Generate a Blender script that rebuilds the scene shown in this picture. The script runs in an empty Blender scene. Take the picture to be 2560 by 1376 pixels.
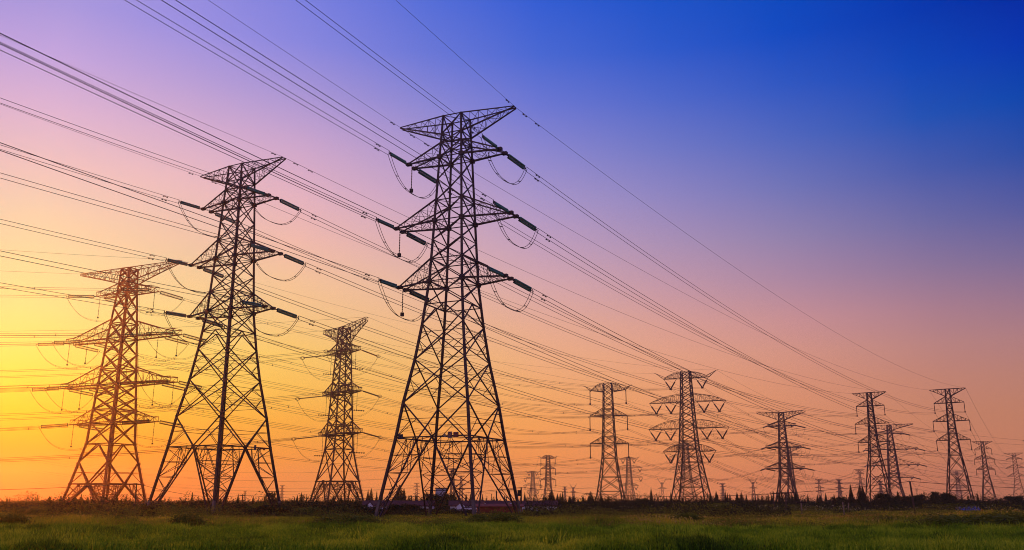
import bpy, math, random
import numpy as np
from mathutils import Vector, Matrix

# ---------------------------------------------------------------- camera, sky, sun, exposure
scene = bpy.context.scene
COL = scene.collection
CAM_H = 1.8
PITCH = math.radians(14.2925)
FPX = 2250.06                      # focal length in units of a 2560 px wide frame
cam_data = bpy.data.cameras.new("camera")
cam = bpy.data.objects.new("camera", cam_data)
COL.objects.link(cam)
cam.location = (0, 0, CAM_H)
cam.rotation_euler = (math.radians(90) + PITCH, 0, 0)
cam_data.sensor_width = 36.0
cam_data.lens = 36.0 * FPX / 2560.0
cam_data.clip_start = 0.1
cam_data.clip_end = 20000
scene.camera = cam
scene.view_settings.view_transform = 'Standard'
scene.view_settings.look = 'None'
scene.view_settings.exposure = 0
scene.view_settings.gamma = 1
scene.render.resolution_x = 1024
scene.render.resolution_y = 550
scene.cycles.use_denoising = True
scene.cycles.pixel_filter_type = 'BLACKMAN_HARRIS'
scene.cycles.filter_width = 1.0
scene.cycles.max_bounces = 6
scene.cycles.transparent_max_bounces = 16
scene.cycles.volume_bounces = 0
scene.cycles.sample_clamp_indirect = 4

def s2l(c):
    c = c / 255.0
    return c / 12.92 if c <= 0.04045 else ((c + 0.055) / 1.055) ** 2.4

# dusk sky: colour against elevation at several azimuths (degrees, right of straight ahead)
SKY_EL = [0, 1.5, 3, 5, 7, 9, 11, 13.5, 16, 19, 22, 25, 28, 32, 50, 90]
ZEN = [(140, 130, 215), (150, 140, 210)]
SKY = [
(-180,[(175,150,150),(185,150,155),(195,155,165),(205,160,175),(205,162,182),(200,162,190),(195,162,196),(190,160,200),(185,158,204),(178,154,208),(172,150,210),(166,147,212),(160,144,214),(155,142,214),(150,140,212),(150,140,210)]),
(-75,[(200,140,110),(210,150,110),(215,155,115),(215,160,125),(210,160,140),(205,155,155),(195,150,165),(180,145,175),(165,138,185),(150,130,190),(135,120,195),(120,112,198),(110,105,200),(95,98,200),(70,85,195),(40,60,150)]),
(-29,[(212,44,33),(224,90,18),(236,138,3),(245,189,29),(246,210,78),(245,219,117),(241,220,140),(238,216,158),(238,209,173),(237,195,192),(222,181,210),(196,166,222),(168,152,222),(166,151,222)]),
(-22,[(217,102,58),(230,118,37),(239,145,24),(244,182,50),(247,206,81),(246,213,110),(243,212,135),(240,207,155),(238,199,172),(234,189,192),(214,175,206),(184,159,216),(155,145,225),(142,138,224)]),
(-14,[(241,146,85),(241,145,71),(242,154,60),(248,176,65),(249,193,86),(249,202,106),(247,200,131),(245,197,153),(241,188,173),(227,179,194),(203,166,205),(168,150,213),(134,135,223),(113,124,223)]),
(-6,[(250,154,92),(254,152,79),(251,157,71),(250,170,77),(249,183,97),(245,189,117),(241,187,138),(233,185,162),(219,175,179),(200,166,197),(173,152,205),(139,136,212),(105,120,216),(77,107,217)]),
(2,[(254,157,94),(255,156,85),(254,156,81),(252,167,91),(247,174,109),(241,176,131),(233,174,147),(217,169,171),(197,161,188),(170,151,201),(140,136,207),(106,119,211),(71,104,211),(41,90,211)]),
(10,[(243,145,95),(248,149,90),(244,152,91),(240,157,100),(237,161,114),(230,163,133),(219,160,149),(197,153,169),(173,146,182),(144,135,194),(112,121,199),(79,105,203),(44,90,203),(15,80,200)]),
(18,[(223,134,93),(237,142,94),(230,145,97),(225,147,105),(220,148,117),(213,149,133),(201,145,149),(171,136,164),(145,130,174),(112,117,184),(79,103,191),(46,88,194),(12,75,194),(0,71,188)]),
(26,[(200,120,87),(215,132,94),(212,135,98),(203,134,103),(197,134,115),(187,133,130),(171,127,143),(139,117,155),(109,107,164),(72,92,172),(31,82,180),(8,70,184),(1,57,176),(0,56,173)]),
(32,[(191,115,85),(209,129,95),(205,132,98),(196,130,104),(186,129,116),(175,126,130),(152,117,141),(118,106,152),(83,90,159),(38,77,166),(0,70,174),(0,53,176),(0,42,160),(0,43,160)]),
(80,[(100,75,85),(110,80,92),(112,82,100),(110,84,110),(104,84,118),(96,82,124),(88,80,130),(76,74,135),(62,68,138),(46,60,140),(34,54,142),(26,48,140),(20,44,138),(15,40,132),(30,52,150),(40,60,150)]),
(180,[(175,150,150),(185,150,155),(195,155,165),(205,160,175),(205,162,182),(200,162,190),(195,162,196),(190,160,200),(185,158,204),(178,154,208),(172,150,210),(166,147,212),(160,144,214),(155,142,214),(150,140,212),(150,140,210)]),
]
world = bpy.data.worlds.new("World")
scene.world = world
world.use_nodes = True
wn, wl = world.node_tree.nodes, world.node_tree.links
for n in list(wn):
    wn.remove(n)
def wmath(op, a, b=None, clamp=False):
    n = wn.new('ShaderNodeMath'); n.operation = op; n.use_clamp = clamp
    for i, v in enumerate((a, b)):
        if v is None: continue
        if isinstance(v, (int, float)): n.inputs[i].default_value = v
        else: wl.new(v, n.inputs[i])
    return n.outputs[0]
tc = wn.new('ShaderNodeTexCoord')
sp = wn.new('ShaderNodeSeparateXYZ'); wl.new(tc.outputs['Generated'], sp.inputs[0])
az = wmath('MULTIPLY', wmath('ARCTAN2', sp.outputs[0], sp.outputs[1]), 180 / math.pi)
el = wmath('MULTIPLY', wmath('ARCSINE', sp.outputs[2]), 2 / math.pi)     # 0..1 = horizon..zenith
el = wmath('MAXIMUM', el, 0.0)
# spread the elevations evenly over the ramp so that the stops keep clear of each other
def ramp(cols):
    r = wn.new('ShaderNodeValToRGB'); cr = r.color_ramp
    cr.interpolation = 'LINEAR'
    n = len(cols)
    while len(cr.elements) < n: cr.elements.new(0.5)
    for i, c in enumerate(cols):
        cr.elements[i].position = math.sqrt(SKY_EL[i] / 90.0)
        cr.elements[i].color = (s2l(c[0]), s2l(c[1]), s2l(c[2]), 1)
    return r
el_r = wmath('SQRT', el)
prev = None
for i, (a, cols) in enumerate(SKY):
    if len(cols) < len(SKY_EL): cols = list(cols) + ZEN
    r = ramp(cols); wl.new(el_r, r.inputs[0])
    if prev is None:
        prev = r.outputs[0]; pa = a; continue
    t = wmath('MULTIPLY', wmath('SUBTRACT', az, float(pa)), 1.0 / (a - pa), clamp=True)
    m = wn.new('ShaderNodeMix'); m.data_type = 'RGBA'; m.blend_type = 'MIX'
    wl.new(t, m.inputs[0]); wl.new(prev, m.inputs[6]); wl.new(r.outputs[0], m.inputs[7])
    prev = m.outputs[2]; pa = a
bg = wn.new('ShaderNodeBackground'); bg.inputs[1].default_value = 1.0
wl.new(prev, bg.inputs[0])
wo = wn.new('ShaderNodeOutputWorld'); wl.new(bg.outputs[0], wo.inputs[0])

SUN_AZ, SUN_EL = math.radians(-30), math.radians(8.0)
sd = bpy.data.lights.new("sun", 'SUN'); sd.energy = 1.0; sd.angle = math.radians(0.6); sd.color = (1.0, 0.22, 0.02)
sun = bpy.data.objects.new("sun", sd); COL.objects.link(sun)
sdir = Vector((math.cos(SUN_EL) * math.sin(SUN_AZ), math.cos(SUN_EL) * math.cos(SUN_AZ), math.sin(SUN_EL)))
sun.rotation_euler = (-sdir).to_track_quat('-Z', 'Y').to_euler()
sun.location = sdir * 300

HAZE_DENSITY = 0.00019
HAZE_G = 0.88

# ---------------------------------------------------------------- materials
def mat(name, color, rough=0.7, metal=0.0, var=0.25, scale=1.5, spec=0.3, trans=None, color2=None, bump=0.0, emit=None):
    m = bpy.data.materials.new(name); m.use_nodes = True
    nt = m.node_tree; N, L = nt.nodes, nt.links
    b = N['Principled BSDF']
    b.inputs['Roughness'].default_value = rough
    b.inputs['Metallic'].default_value = metal
    b.inputs['Specular IOR Level'].default_value = spec
    t = N.new('ShaderNodeTexCoord'); nz = N.new('ShaderNodeTexNoise')
    nz.inputs['Scale'].default_value = scale; nz.inputs['Detail'].default_value = 5
    L.new(t.outputs['Object'], nz.inputs['Vector'])
    r = N.new('ShaderNodeValToRGB')
    r.color_ramp.elements[0].position = 0.3; r.color_ramp.elements[1].position = 0.7
    c2 = color2 or tuple(min(1, c * (1 + var)) for c in color)
    c1 = color if color2 else tuple(c * (1 - var) for c in color)
    r.color_ramp.elements[0].color = (*c1, 1); r.color_ramp.elements[1].color = (*c2, 1)
    L.new(nz.outputs[0], r.inputs[0]); L.new(r.outputs[0], b.inputs['Base Color'])
    if bump:
        bp = N.new('ShaderNodeBump'); bp.inputs['Strength'].default_value = bump
        L.new(nz.outputs[0], bp.inputs['Height']); L.new(bp.outputs[0], b.inputs['Normal'])
    if emit:
        b.inputs['Emission Color'].default_value = (*emit[0], 1); b.inputs['Emission Strength'].default_value = emit[1]
    if trans:
        tr = N.new('ShaderNodeBsdfTranslucent'); mx = N.new('ShaderNodeMixShader'); mx.inputs[0].default_value = trans
        hs = N.new('ShaderNodeHueSaturation'); hs.inputs['Value'].default_value = 1.4
        L.new(r.outputs[0], hs.inputs['Color']); L.new(hs.outputs[0], tr.inputs[0])
        L.new(b.outputs[0], mx.inputs[1]); L.new(tr.outputs[0], mx.inputs[2])
        L.new(mx.outputs[0], N['Material Output'].inputs['Surface'])
    return m
M = {}
M['steel'] = mat('galvanised_steel', (0.060, 0.032, 0.024), 0.55, 0.3, 0.35, 0.8)
M['glare_orange'] = mat('glare_tinted_tube_steel', (0.50, 0.090, 0.014), 0.6, 0.1, 0.3, 0.6)  # orange glow of the sun glare put into the steel's base colour
M['steel_b'] = mat('brown_steel', (0.075, 0.028, 0.014), 0.6, 0.2, 0.3, 0.8)
M['far_steel'] = mat('distant_steel', (0.025, 0.015, 0.014), 0.6, 0.2, 0.2, 0.3)
M['pale'] = mat('pale_leg_steel', (0.13, 0.10, 0.08), 0.6, 0.1, 0.25, 2.0)  # paler tone for leg bottoms and footings
M['glass'] = mat('green_glass_insulator', (0.025, 0.200, 0.120), 0.3, 0.0, 0.3, 4.0, 0.6)
M['brown_ins'] = mat('brown_porcelain', (0.06, 0.018, 0.006), 0.35, 0.0, 0.3, 4.0)
M['cable'] = mat('aluminium_cable', (0.030, 0.020, 0.022), 0.6, 0.3, 0.2, 0.5)
M['dark'] = mat('dark_fitting', (0.020, 0.014, 0.014), 0.5, 0.4, 0.2, 2)
M['sign_white'] = mat('sign_white_enamel', (0.25, 0.20, 0.16), 0.5, 0, 0.15, 3)
M['sign_red'] = mat('sign_red_enamel', (0.24, 0.02, 0.012), 0.5, 0, 0.2, 3)
M['sign_blue'] = mat('sign_blue_enamel', (0.03, 0.035, 0.10), 0.5, 0, 0.2, 3)
M['wood'] = mat('weathered_pole_wood', (0.07, 0.045, 0.03), 0.85, 0, 0.4, 3)
M['pale_wood'] = mat('pale_concrete_pole', (0.26, 0.18, 0.13), 0.85, 0, 0.25, 3)
M['conifer'] = mat('conifer_needles', (0.012, 0.016, 0.008), 0.8, 0, 0.4, 0.6, 0.1, trans=0.12)
M['broadleaf'] = mat('dark_broad_leaves', (0.014, 0.022, 0.008), 0.8, 0, 0.4, 0.5, 0.1, trans=0.15, color2=(0.03, 0.045, 0.012))
M['brownleaf'] = mat('reddish_brown_leaves', (0.035, 0.022, 0.010), 0.8, 0, 0.4, 0.9, 0.1, trans=0.2, color2=(0.03, 0.045, 0.01))
M['shrubleaf'] = mat('olive_shrub_leaves', (0.075, 0.110, 0.012), 0.8, 0, 0.4, 0.7, 0.1, trans=0.35, color2=(0.22, 0.21, 0.022))
M['bark'] = mat('bark', (0.03, 0.02, 0.014), 0.9, 0, 0.3, 4)
M['white_wall'] = mat('whitewashed_wall', (0.80, 0.78, 0.80), 0.85, 0, 0.12, 0.8)
M['grey_wall'] = mat('grey_white_render', (0.42, 0.42, 0.46), 0.85, 0, 0.15, 0.8)
M['dark_roof'] = mat('maroon_roof_tile', (0.075, 0.018, 0.014), 0.8, 0, 0.3, 2.0)
M['red_wall'] = mat('red_brown_brick', (0.22, 0.045, 0.022), 0.9, 0, 0.3, 1.2)
M['blue_roof'] = mat('blue_sheet_roof', (0.02, 0.07, 0.34), 0.5, 0, 0.15, 1.0)
M['window'] = mat('dark_window_glass', (0.02, 0.02, 0.025), 0.2, 0, 0.1, 1.0)
M['glow'] = mat('lit_lamp', (0.9, 0.5, 0.2), 0.5, emit=((1.0, 0.36, 0.06), 2.5))

# ---------------------------------------------------------------- helpers
def tag(o, label=None, cat=None, group=None, kind=None):
    if label: o['label'] = label
    if cat: o['category'] = cat
    if group: o['group'] = group
    if kind: o['kind'] = kind
    return o
def empty(name, loc=(0, 0, 0), rz=0.0, parent=None):
    o = bpy.data.objects.new(name, None); COL.objects.link(o)
    o.location = loc; o.rotation_euler = (0, 0, rz)
    o.empty_display_size = 0.5
    if parent: o.parent = parent
    return o
def ground_at(px, D, x_py=1262):
    """point on the ground in the direction of frame column px (2560 px frame) at distance D"""
    y = (x_py - 688) / FPX
    d = Vector(((px - 1280) / FPX, math.cos(PITCH) + y * math.sin(PITCH), 0)); d.normalize()
    return Vector((d.x * D, d.y * D, 0))
def dist_for(px, py, H):
    """distance at which something of height H shows its top at frame position (px, py)"""
    u = (688 - py) / FPX
    d = Vector(((px - 1280) / FPX, math.cos(PITCH) - u * math.sin(PITCH), math.sin(PITCH) + u * math.cos(PITCH)))
    return (H - CAM_H) / (d.z / math.hypot(d.x, d.y))
def z_for(px, py, D):
    u = (688 - py) / FPX
    d = Vector(((px - 1280) / FPX, math.cos(PITCH) - u * math.sin(PITCH), math.sin(PITCH) + u * math.cos(PITCH)))
    return CAM_H + D * d.z / math.hypot(d.x, d.y)

class MB:
    def __init__(s): s.v = []; s.f = []
    def bar(s, p, q, w, w2=None, h=None):
        p = Vector(p); q = Vector(q); d = q - p
        if d.length < 1e-5: return s
        d.normalize()
        up = Vector((0, 0, 1)) if abs(d.z) < 0.95 else Vector((0, 1, 0))
        a = d.cross(up).normalized(); b = a.cross(d)
        w2 = w if w2 is None else w2
        n = len(s.v)
        for c, ww in ((p, w), (q, w2)):
            hh = ww if h is None else h
            for i, j in ((-1, -1), (1, -1), (1, 1), (-1, 1)):
                s.v.append(tuple(c + a * (i * ww / 2) + b * (j * hh / 2)))
        s.f += [(n + k, n + (k + 1) % 4, n + 4 + (k + 1) % 4, n + 4 + k) for k in range(4)]
        s.f += [(n + 3, n + 2, n + 1, n), (n + 4, n + 5, n + 6, n + 7)]
        return s
    def box(s, c, sx, sy, sz):
        x, y, z = c
        n = len(s.v)
        for k in (-1, 1):
            for i, j in ((-1, -1), (1, -1), (1, 1), (-1, 1)):
                s.v.append((x + i * sx / 2, y + j * sy / 2, z + k * sz / 2))
        s.f += [(n + k, n + (k + 1) % 4, n + 4 + (k + 1) % 4, n + 4 + k) for k in range(4)]
        s.f += [(n + 3, n + 2, n + 1, n), (n + 4, n + 5, n + 6, n + 7)]
        return s
    def path(s, pts, rad, n=6, closed=False):
        pts = [Vector(p) for p in pts]
        if not isinstance(rad, (list, tuple)): rad = [rad] * len(pts)
        base = len(s.v); m = len(pts)
        for i, p in enumerate(pts):
            if closed: d = pts[(i + 1) % m] - pts[i - 1]
            else: d = pts[min(i + 1, m - 1)] - pts[max(i - 1, 0)]
            if d.length < 1e-6: d = Vector((0, 0, 1))
            d.normalize()
            up = Vector((0, 0, 1)) if abs(d.z) < 0.95 else Vector((0, 1, 0))
            a = d.cross(up).normalized(); b = a.cross(d)
            for k in range(n):
                t = 2 * math.pi * k / n
                s.v.append(tuple(p + (a * math.cos(t) + b * math.sin(t)) * rad[i]))
        for i in range(m if closed else m - 1):
            j = (i + 1) % m
            for k in range(n):
                s.f.append((base + i * n + k, base + i * n + (k + 1) % n, base + j * n + (k + 1) % n, base + j * n + k))
        if not closed:
            s.f.append(tuple(base + k for k in range(n))[::-1])
            s.f.append(tuple(base + (m - 1) * n + k for k in range(n)))
        return s
    def discs(s, p, q, r, n_disc, n=8):
        """a string of sheds: a ridged body of revolution from p to q"""
        p = Vector(p); q = Vector(q)
        pts, rad = [p], [0.04]
        for i in range(n_disc):
            for t, k in ((0.1, 0.35), (0.35, 1.0), (0.6, 0.95), (0.9, 0.35)):
                pts.append(p.lerp(q, (i + t) / n_disc)); rad.append(r * k)
        pts.append(q); rad.append(0.04)
        return s.path(pts, rad, n)
    def build(s, name, m, parent=None, smooth=False):
        me = bpy.data.meshes.new(name); me.from_pydata(s.v, [], s.f)
        if smooth: me.polygons.foreach_set('use_smooth', [True] * len(me.polygons))
        me.materials.append(m); me.update()
        o = bpy.data.objects.new(name, me); COL.objects.link(o)
        if parent: o.parent = parent
        return o

def np_mesh(name, verts, quads, m, parent=None):
    me = bpy.data.meshes.new(name)
    nv, nf = len(verts), len(quads); k = quads.shape[1]
    me.vertices.add(nv); me.vertices.foreach_set('co', verts.astype(np.float32).ravel())
    me.loops.add(nf * k); me.loops.foreach_set('vertex_index', quads.astype(np.int32).ravel())
    me.polygons.add(nf); me.polygons.foreach_set('loop_start', np.arange(0, nf * k, k, dtype=np.int32))
    me.update(calc_edges=True); me.materials.append(m)
    o = bpy.data.objects.new(name, me); COL.objects.link(o)
    if parent: o.parent = parent
    return o
def children(o): return [c for c in bpy.data.objects if c.parent == o]

# ---------------------------------------------------------------- lattice pylons
S4 = [(-1, -1), (1, -1), (1, 1), (-1, 1)]
def lerp(a, b, t): return a + (b - a) * t

class Pylon:
    """square lattice tower; local x = along the cross arms, local y = along the line"""
    def __init__(P, spec, X, Y, yaw, label, name='high_voltage_pylon', group=None, detail=2, scale=1.0, m=None, tk=1.0):
        P.spec, P.detail, P.k, P.tk = spec, detail, scale, tk
        P.m = m or M['steel']
        P.root = tag(empty(name, (X, Y, 0), -yaw), label, 'pylon', group)
        P.yaw = yaw; P.X, P.Y = X, Y
        P.tips = {}
        P.strings = {}
        P.build()
    def W(P, z):
        c = P.spec['w']; z = z / P.k
        for (z0, w0), (z1, w1) in zip(c, c[1:]):
            if z <= z1: return P.k * lerp(w0, w1, (z - z0) / (z1 - z0))
        return P.k * c[-1][1]
    def corner(P, i, z):
        w = P.W(z); return Vector((S4[i % 4][0] * w, S4[i % 4][1] * w, z))
    def world(P, p):
        c, s = math.cos(P.yaw), math.sin(P.yaw)
        return Vector((P.X + p[0] * c + p[1] * s, P.Y - p[0] * s + p[1] * c, p[2]))
    def local(P, p):
        c, s = math.cos(P.yaw), math.sin(P.yaw)
        x, y = p[0] - P.X, p[1] - P.Y
        return Vector((x * c - y * s, x * s + y * c, p[2]))
    def build(P):
        sp, k, tk = P.spec, P.k, P.tk
        lw0, lw1, bw, tw = [v * tk for v in sp['bars']]          # leg bottom, leg top, brace, thin
        zt = sp['w'][-1][0] * k
        near = P.detail >= 2
        rnd = sp.get('round', False)
        zs = [z * k for z, _ in sp['w']]
        # legs
        for i in range(4):
            b = MB()
            pts = [P.corner(i, z) for z in zs]
            for a, c in zip(pts, pts[1:]):
                t0, t1 = a.z / zt, c.z / zt
                if rnd:
                    b.path([a, c], [lerp(lw0, lw1, t0) / 2, lerp(lw0, lw1, t1) / 2], 8)
                else:
                    b.bar(a, c, lerp(lw0, lw1, t0), lerp(lw0, lw1, t1))
            if near:
                for z in sp.get('nodes', []):
                    c = P.corner(i, z * k); g = bw * 1.15 * (0.7 + 0.9 * (1 - c.z / zt))
                    if rnd: b.path([c - Vector((0, 0, 0.3)), c + Vector((0, 0, 0.3))], g * 1.1, 8)
                    else: b.box(c, g * 1.5, g * 1.5, g * 2.2)
            leg = b.build('leg', P.m, P.root)
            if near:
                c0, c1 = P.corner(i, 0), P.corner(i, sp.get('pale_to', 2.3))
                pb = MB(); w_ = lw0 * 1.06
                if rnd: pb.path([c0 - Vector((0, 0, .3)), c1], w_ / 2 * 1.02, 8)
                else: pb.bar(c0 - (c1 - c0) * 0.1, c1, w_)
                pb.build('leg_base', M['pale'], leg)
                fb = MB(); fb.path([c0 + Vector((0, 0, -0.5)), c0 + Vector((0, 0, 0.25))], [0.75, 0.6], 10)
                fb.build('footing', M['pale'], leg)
        # bracing of the body
        b = MB()
        def face(i, z0, z1, kind):
            A0, B0, A1, B1 = P.corner(i, z0), P.corner(i + 1, z0), P.corner(i, z1), P.corner(i + 1, z1)
            if kind[0] == 'X':
                b.bar(A0, B1, bw); b.bar(B0, A1, bw)
                if kind == 'XR' and near:
                    w0, w1 = (B0 - A0).length, (B1 - A1).length
                    t = w0 / (w0 + w1); c = A0.lerp(B1, t)
                    for L0, L1 in ((A0, A1), (B0, B1)):
                        m = L0.lerp(L1, t); q1 = L0.lerp(c, .5); q2 = L1.lerp(c, .5)
                        b.bar(m, q1, tw); b.bar(m, q2, tw)
                        b.bar(L0.lerp(L1, t * .5), q1, tw); b.bar(L0.lerp(L1, t + (1 - t) * .5), q2, tw)
                    d1, d2 = A0.lerp(c, .5), B0.lerp(c, .5)
                    e1, e2 = A1.lerp(c, .5), B1.lerp(c, .5)
                    for (u, v) in ((d1, d2), (e1, e2)):
                        m = (u + v) / 2; b.bar(m, u, tw * .8); b.bar(m, v, tw * .8)
            elif kind == 'V':
                m = (A0 + B0) / 2
                b.bar(A1, m, bw * 1.15); b.bar(B1, m, bw * 1.15)
                if near:
                    for L0, L1 in ((A0, A1), (B0, B1)):
                        lm = L0.lerp(L1, .52); dm = m.lerp(L1, .52)
                        b.bar(lm, dm, tw); b.bar(L0, dm, tw)
                        b.bar(L0.lerp(L1, .76), m.lerp(L1, .76), tw)
                    b.bar(m.lerp(A1, .52), m.lerp(B1, .52), tw)
            elif kind == 'K':
                m = (A1 + B1) / 2
                b.bar(m, A0, bw); b.bar(m, B0, bw)
                b.bar(A1.lerp(A0, .5), m.lerp(A0, .5), tw); b.bar(B1.lerp(B0, .5), m.lerp(B0, .5), tw)
            elif kind == 'F':
                m = (A1 + B1) / 2
                Af, Bf = A0.lerp(B0, .06), B0.lerp(A0, .06)
                b.bar(m, Af, bw * 1.35); b.bar(m, Bf, bw * 1.35)
                ts = sp.get('foot_t', [0.14, 0.36, 0.56, 0.78, 0.98]) if near else [.3, .62]
                for L0, L1 in ((A0, A1), (B0, B1)):
                    lp = [L0.lerp(L1, t) for t in ts]; dp = [(Af if L0 == A0 else Bf).lerp(m, t) for t in ts]
                    for j, (u, v) in enumerate(zip(lp, dp)):
                        if j != len(ts) - 1: b.bar(u, v, tw * 1.1)
                        if j + 1 < len(ts):
                            if j % 2: b.bar(v, lp[j + 1], tw)
                            else: b.bar(u, dp[j + 1], tw)
                    if near:                       # redundant members hanging from the horizontal
                        h1 = L1.lerp(m, .5)
                        b.bar(h1, dp[-3], tw); b.bar(h1, dp[-2], tw); b.bar(h1, lp[-3], tw)
                        b.bar(L1.lerp(m, .75), dp[-2], tw)
                if near:
                    t = ts[2]
                    mm = A0.lerp(m, t), B0.lerp(m, t)
        panels = [(z0 * k, z1 * k, kd) for z0, z1, kd in sp['panels']]
        for z0, z1, kd in panels:
            for i in range(4): face(i, z0, z1, kd)
            if kd == 'F' and near:
                for i in range(4):                  # ties between the two inner struts of each leg
                    L0 = P.corner(i, z0)
                    m1 = (P.corner(i, z1) + P.corner(i + 1, z1)) / 2
                    m2 = (P.corner(i, z1) + P.corner(i - 1, z1)) / 2
                    pts = [(L0.lerp(m1, t), L0.lerp(m2, t)) for t in sp.get('foot_t', [0.14, 0.36, 0.56, 0.78])[:4]]
                    for j, (u, v) in enumerate(pts):
                        b.bar(u, v, tw)
                        if j: b.bar(pts[j - 1][0], v, tw); b.bar(pts[j - 1][1], u, tw)
                    # hanging triangle below the ring between the leg pods
                    a_, b_ = P.corner(i, z1), P.corner(i + 1, z1)
        for z in sp.get('rings', []):
            z *= k
            for i in range(4): b.bar(P.corner(i, z), P.corner(i + 1, z), bw * .9)
        for z in sp.get('diaphragms', []):
            z *= k
            for i in range(4):
                b.bar(P.corner(i, z), P.corner(i + 1, z), bw * 1.15)
                m1 = (P.corner(i, z) + P.corner(i + 1, z)) / 2; m2 = (P.corner(i + 1, z) + P.corner(i + 2, z)) / 2
                b.bar(m1, m2, bw * .8)
                if near: b.box(m1, bw * 2.4, bw * 2.4, bw * 3)
        if near and not rnd:
            for z in sp.get('nodes', []):
                if z > 28: b.bar(P.corner(0, z * k), P.corner(2, z * k), tw); b.bar(P.corner(1, z * k), P.corner(3, z * k), tw)
        b.build('lattice_bracing', P.m, P.root)
        # climbing rope beside one leg of the tube towers
        if sp.get('rope') and near:
            rb = MB()
            pts = [P.corner(2, z) + Vector((0.5, 0.5, 0)) for z in zs]
            rb.path(pts, 0.04, 4); rb.build('climbing_rope', M['cable'], P.root)
        # cross arms
        for li, a in enumerate(sp['arms']):
            for s in (-1, 1): P.arm(li, a, s)
    def arm(P, li, a, s):
        k, tk = P.k, P.tk
        lw0, lw1, bw, tw = [v * tk for v in P.spec['bars']]
        zb, zt, L, w_t = a['zb'] * k, a['zt'] * k, a['L'] * k, a.get('tw', 0.3) * k
        near = P.detail >= 2
        ch = bw * a.get('ck', 1.0); tw *= a.get('tk', .75)
        kind = a['kind']; n = a.get('n', 5) if P.detail else max(3, a.get('n', 5) // 2)
        wb, wtp = P.W(zb), P.W(zt)
        def Bp(u, f):                               # bottom chord
            if kind == 'peak':
                return Vector((s * lerp(wb, L, u), f * lerp(wb, w_t, u), lerp(zb, zt - 0.12 * k, u ** a.get('pw', 1.0))))
            return Vector((s * lerp(wb, L, u), f * lerp(wb, w_t, u), zb + a.get('rise', 0) * k * u))
        def Tp(u, f):
            if kind == 'peak':
                return Vector((s * lerp(wtp, L, u), f * lerp(wtp, w_t, u), zt + a.get('rise', 0) * k * u))
            if kind == 'bow':
                return Vector((s * lerp(wtp, L, u), f * lerp(wtp, w_t, u), zb + (zt - zb) * (1 - u ** 2) + 0.1 * k))
            if kind == 'boxed':                     # ends in a small upright frame
                return Vector((s * lerp(wtp, L, u), f * lerp(wtp, w_t, u), zb + (zt - zb) * max(1 - u * 1.25, 0.0) + a.get('endh', 1.6) * k * min(1, u * 1.25)))
            return Vector((s * lerp(wtp, L, u), f * lerp(wtp, w_t, u), lerp(zt, zb + 0.15 * k, u)))
        b = MB()
        us = [i / n for i in range(n + 1)]
        for f in (-1, 1):
            for u0, u1 in zip(us, us[1:]):
                b.bar(Bp(u0, f), Bp(u1, f), ch * (1.15 - .3 * u0)); b.bar(Tp(u0, f), Tp(u1, f), ch * (0.85 - .2 * u0))
            for j, u in enumerate(us[1:]):
                if (Bp(u, f) - Tp(u, f)).length > 0.25: b.bar(Bp(u, f), Tp(u, f), tw)
                if j % 2 == 0: b.bar(Tp(us[j], f), Bp(u, f), tw)
                else: b.bar(Bp(us[j], f), Tp(u, f), tw)
        for j, u in enumerate(us[1:]):
            b.bar(Bp(u, -1), Bp(u, 1), tw)
            if P.detail:
                b.bar(Tp(u, -1), Tp(u, 1), tw)
                if j % 2: b.bar(Bp(us[j], -1), Bp(u, 1), tw)
                else: b.bar(Bp(us[j], 1), Bp(u, -1), tw)
                if near and kind == 'tri': b.bar(Tp(us[j], 1), Tp(u, -1), tw * .8)
        if near and kind != 'peak' and not P.spec.get('round'):
            for f in (-1, 1): b.box(Bp(1, f), .75, .55, .42)
            for f in (-1, 1): b.box(Bp(0, f), .6, .6, .6)
        if a.get('horn'):
            hx, hz = a['horn']
            tip = Vector((s * (L + hx * k), 0, zb + hz * k))
            for f in (-1, 1):
                b.bar(Bp(1, f), tip, ch * .8); b.bar(Tp(1 - 1.0 / n, f), tip, ch * .7)
            for t in (.3, .6):
                b.bar(Bp(1, -1).lerp(tip, t), Tp(1 - 1.0 / n, 1).lerp(tip, t), tw)
                b.bar(Bp(1, 1).lerp(tip, t), Tp(1 - 1.0 / n, 1).lerp(tip, t), tw)
            b.bar(tip, tip + Vector((s * .9, 0, 0)) * k, ch * .8)
            P.tips[('g', 0, s)] = (tip, tip)
        b.build('earth_wire_arm' if kind == 'peak' else 'cross_arm', P.m, P.root)
        if a.get('key') == 'g':
            P.tips[('g', 0, s)] = (Tp(1, -1), Tp(1, 1))
        else:
            for h, u in enumerate(a.get('hang', [1.0])):
                P.tips[(a['key'], h, s)] = (Bp(u, -1), Bp(u, 1))

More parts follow.
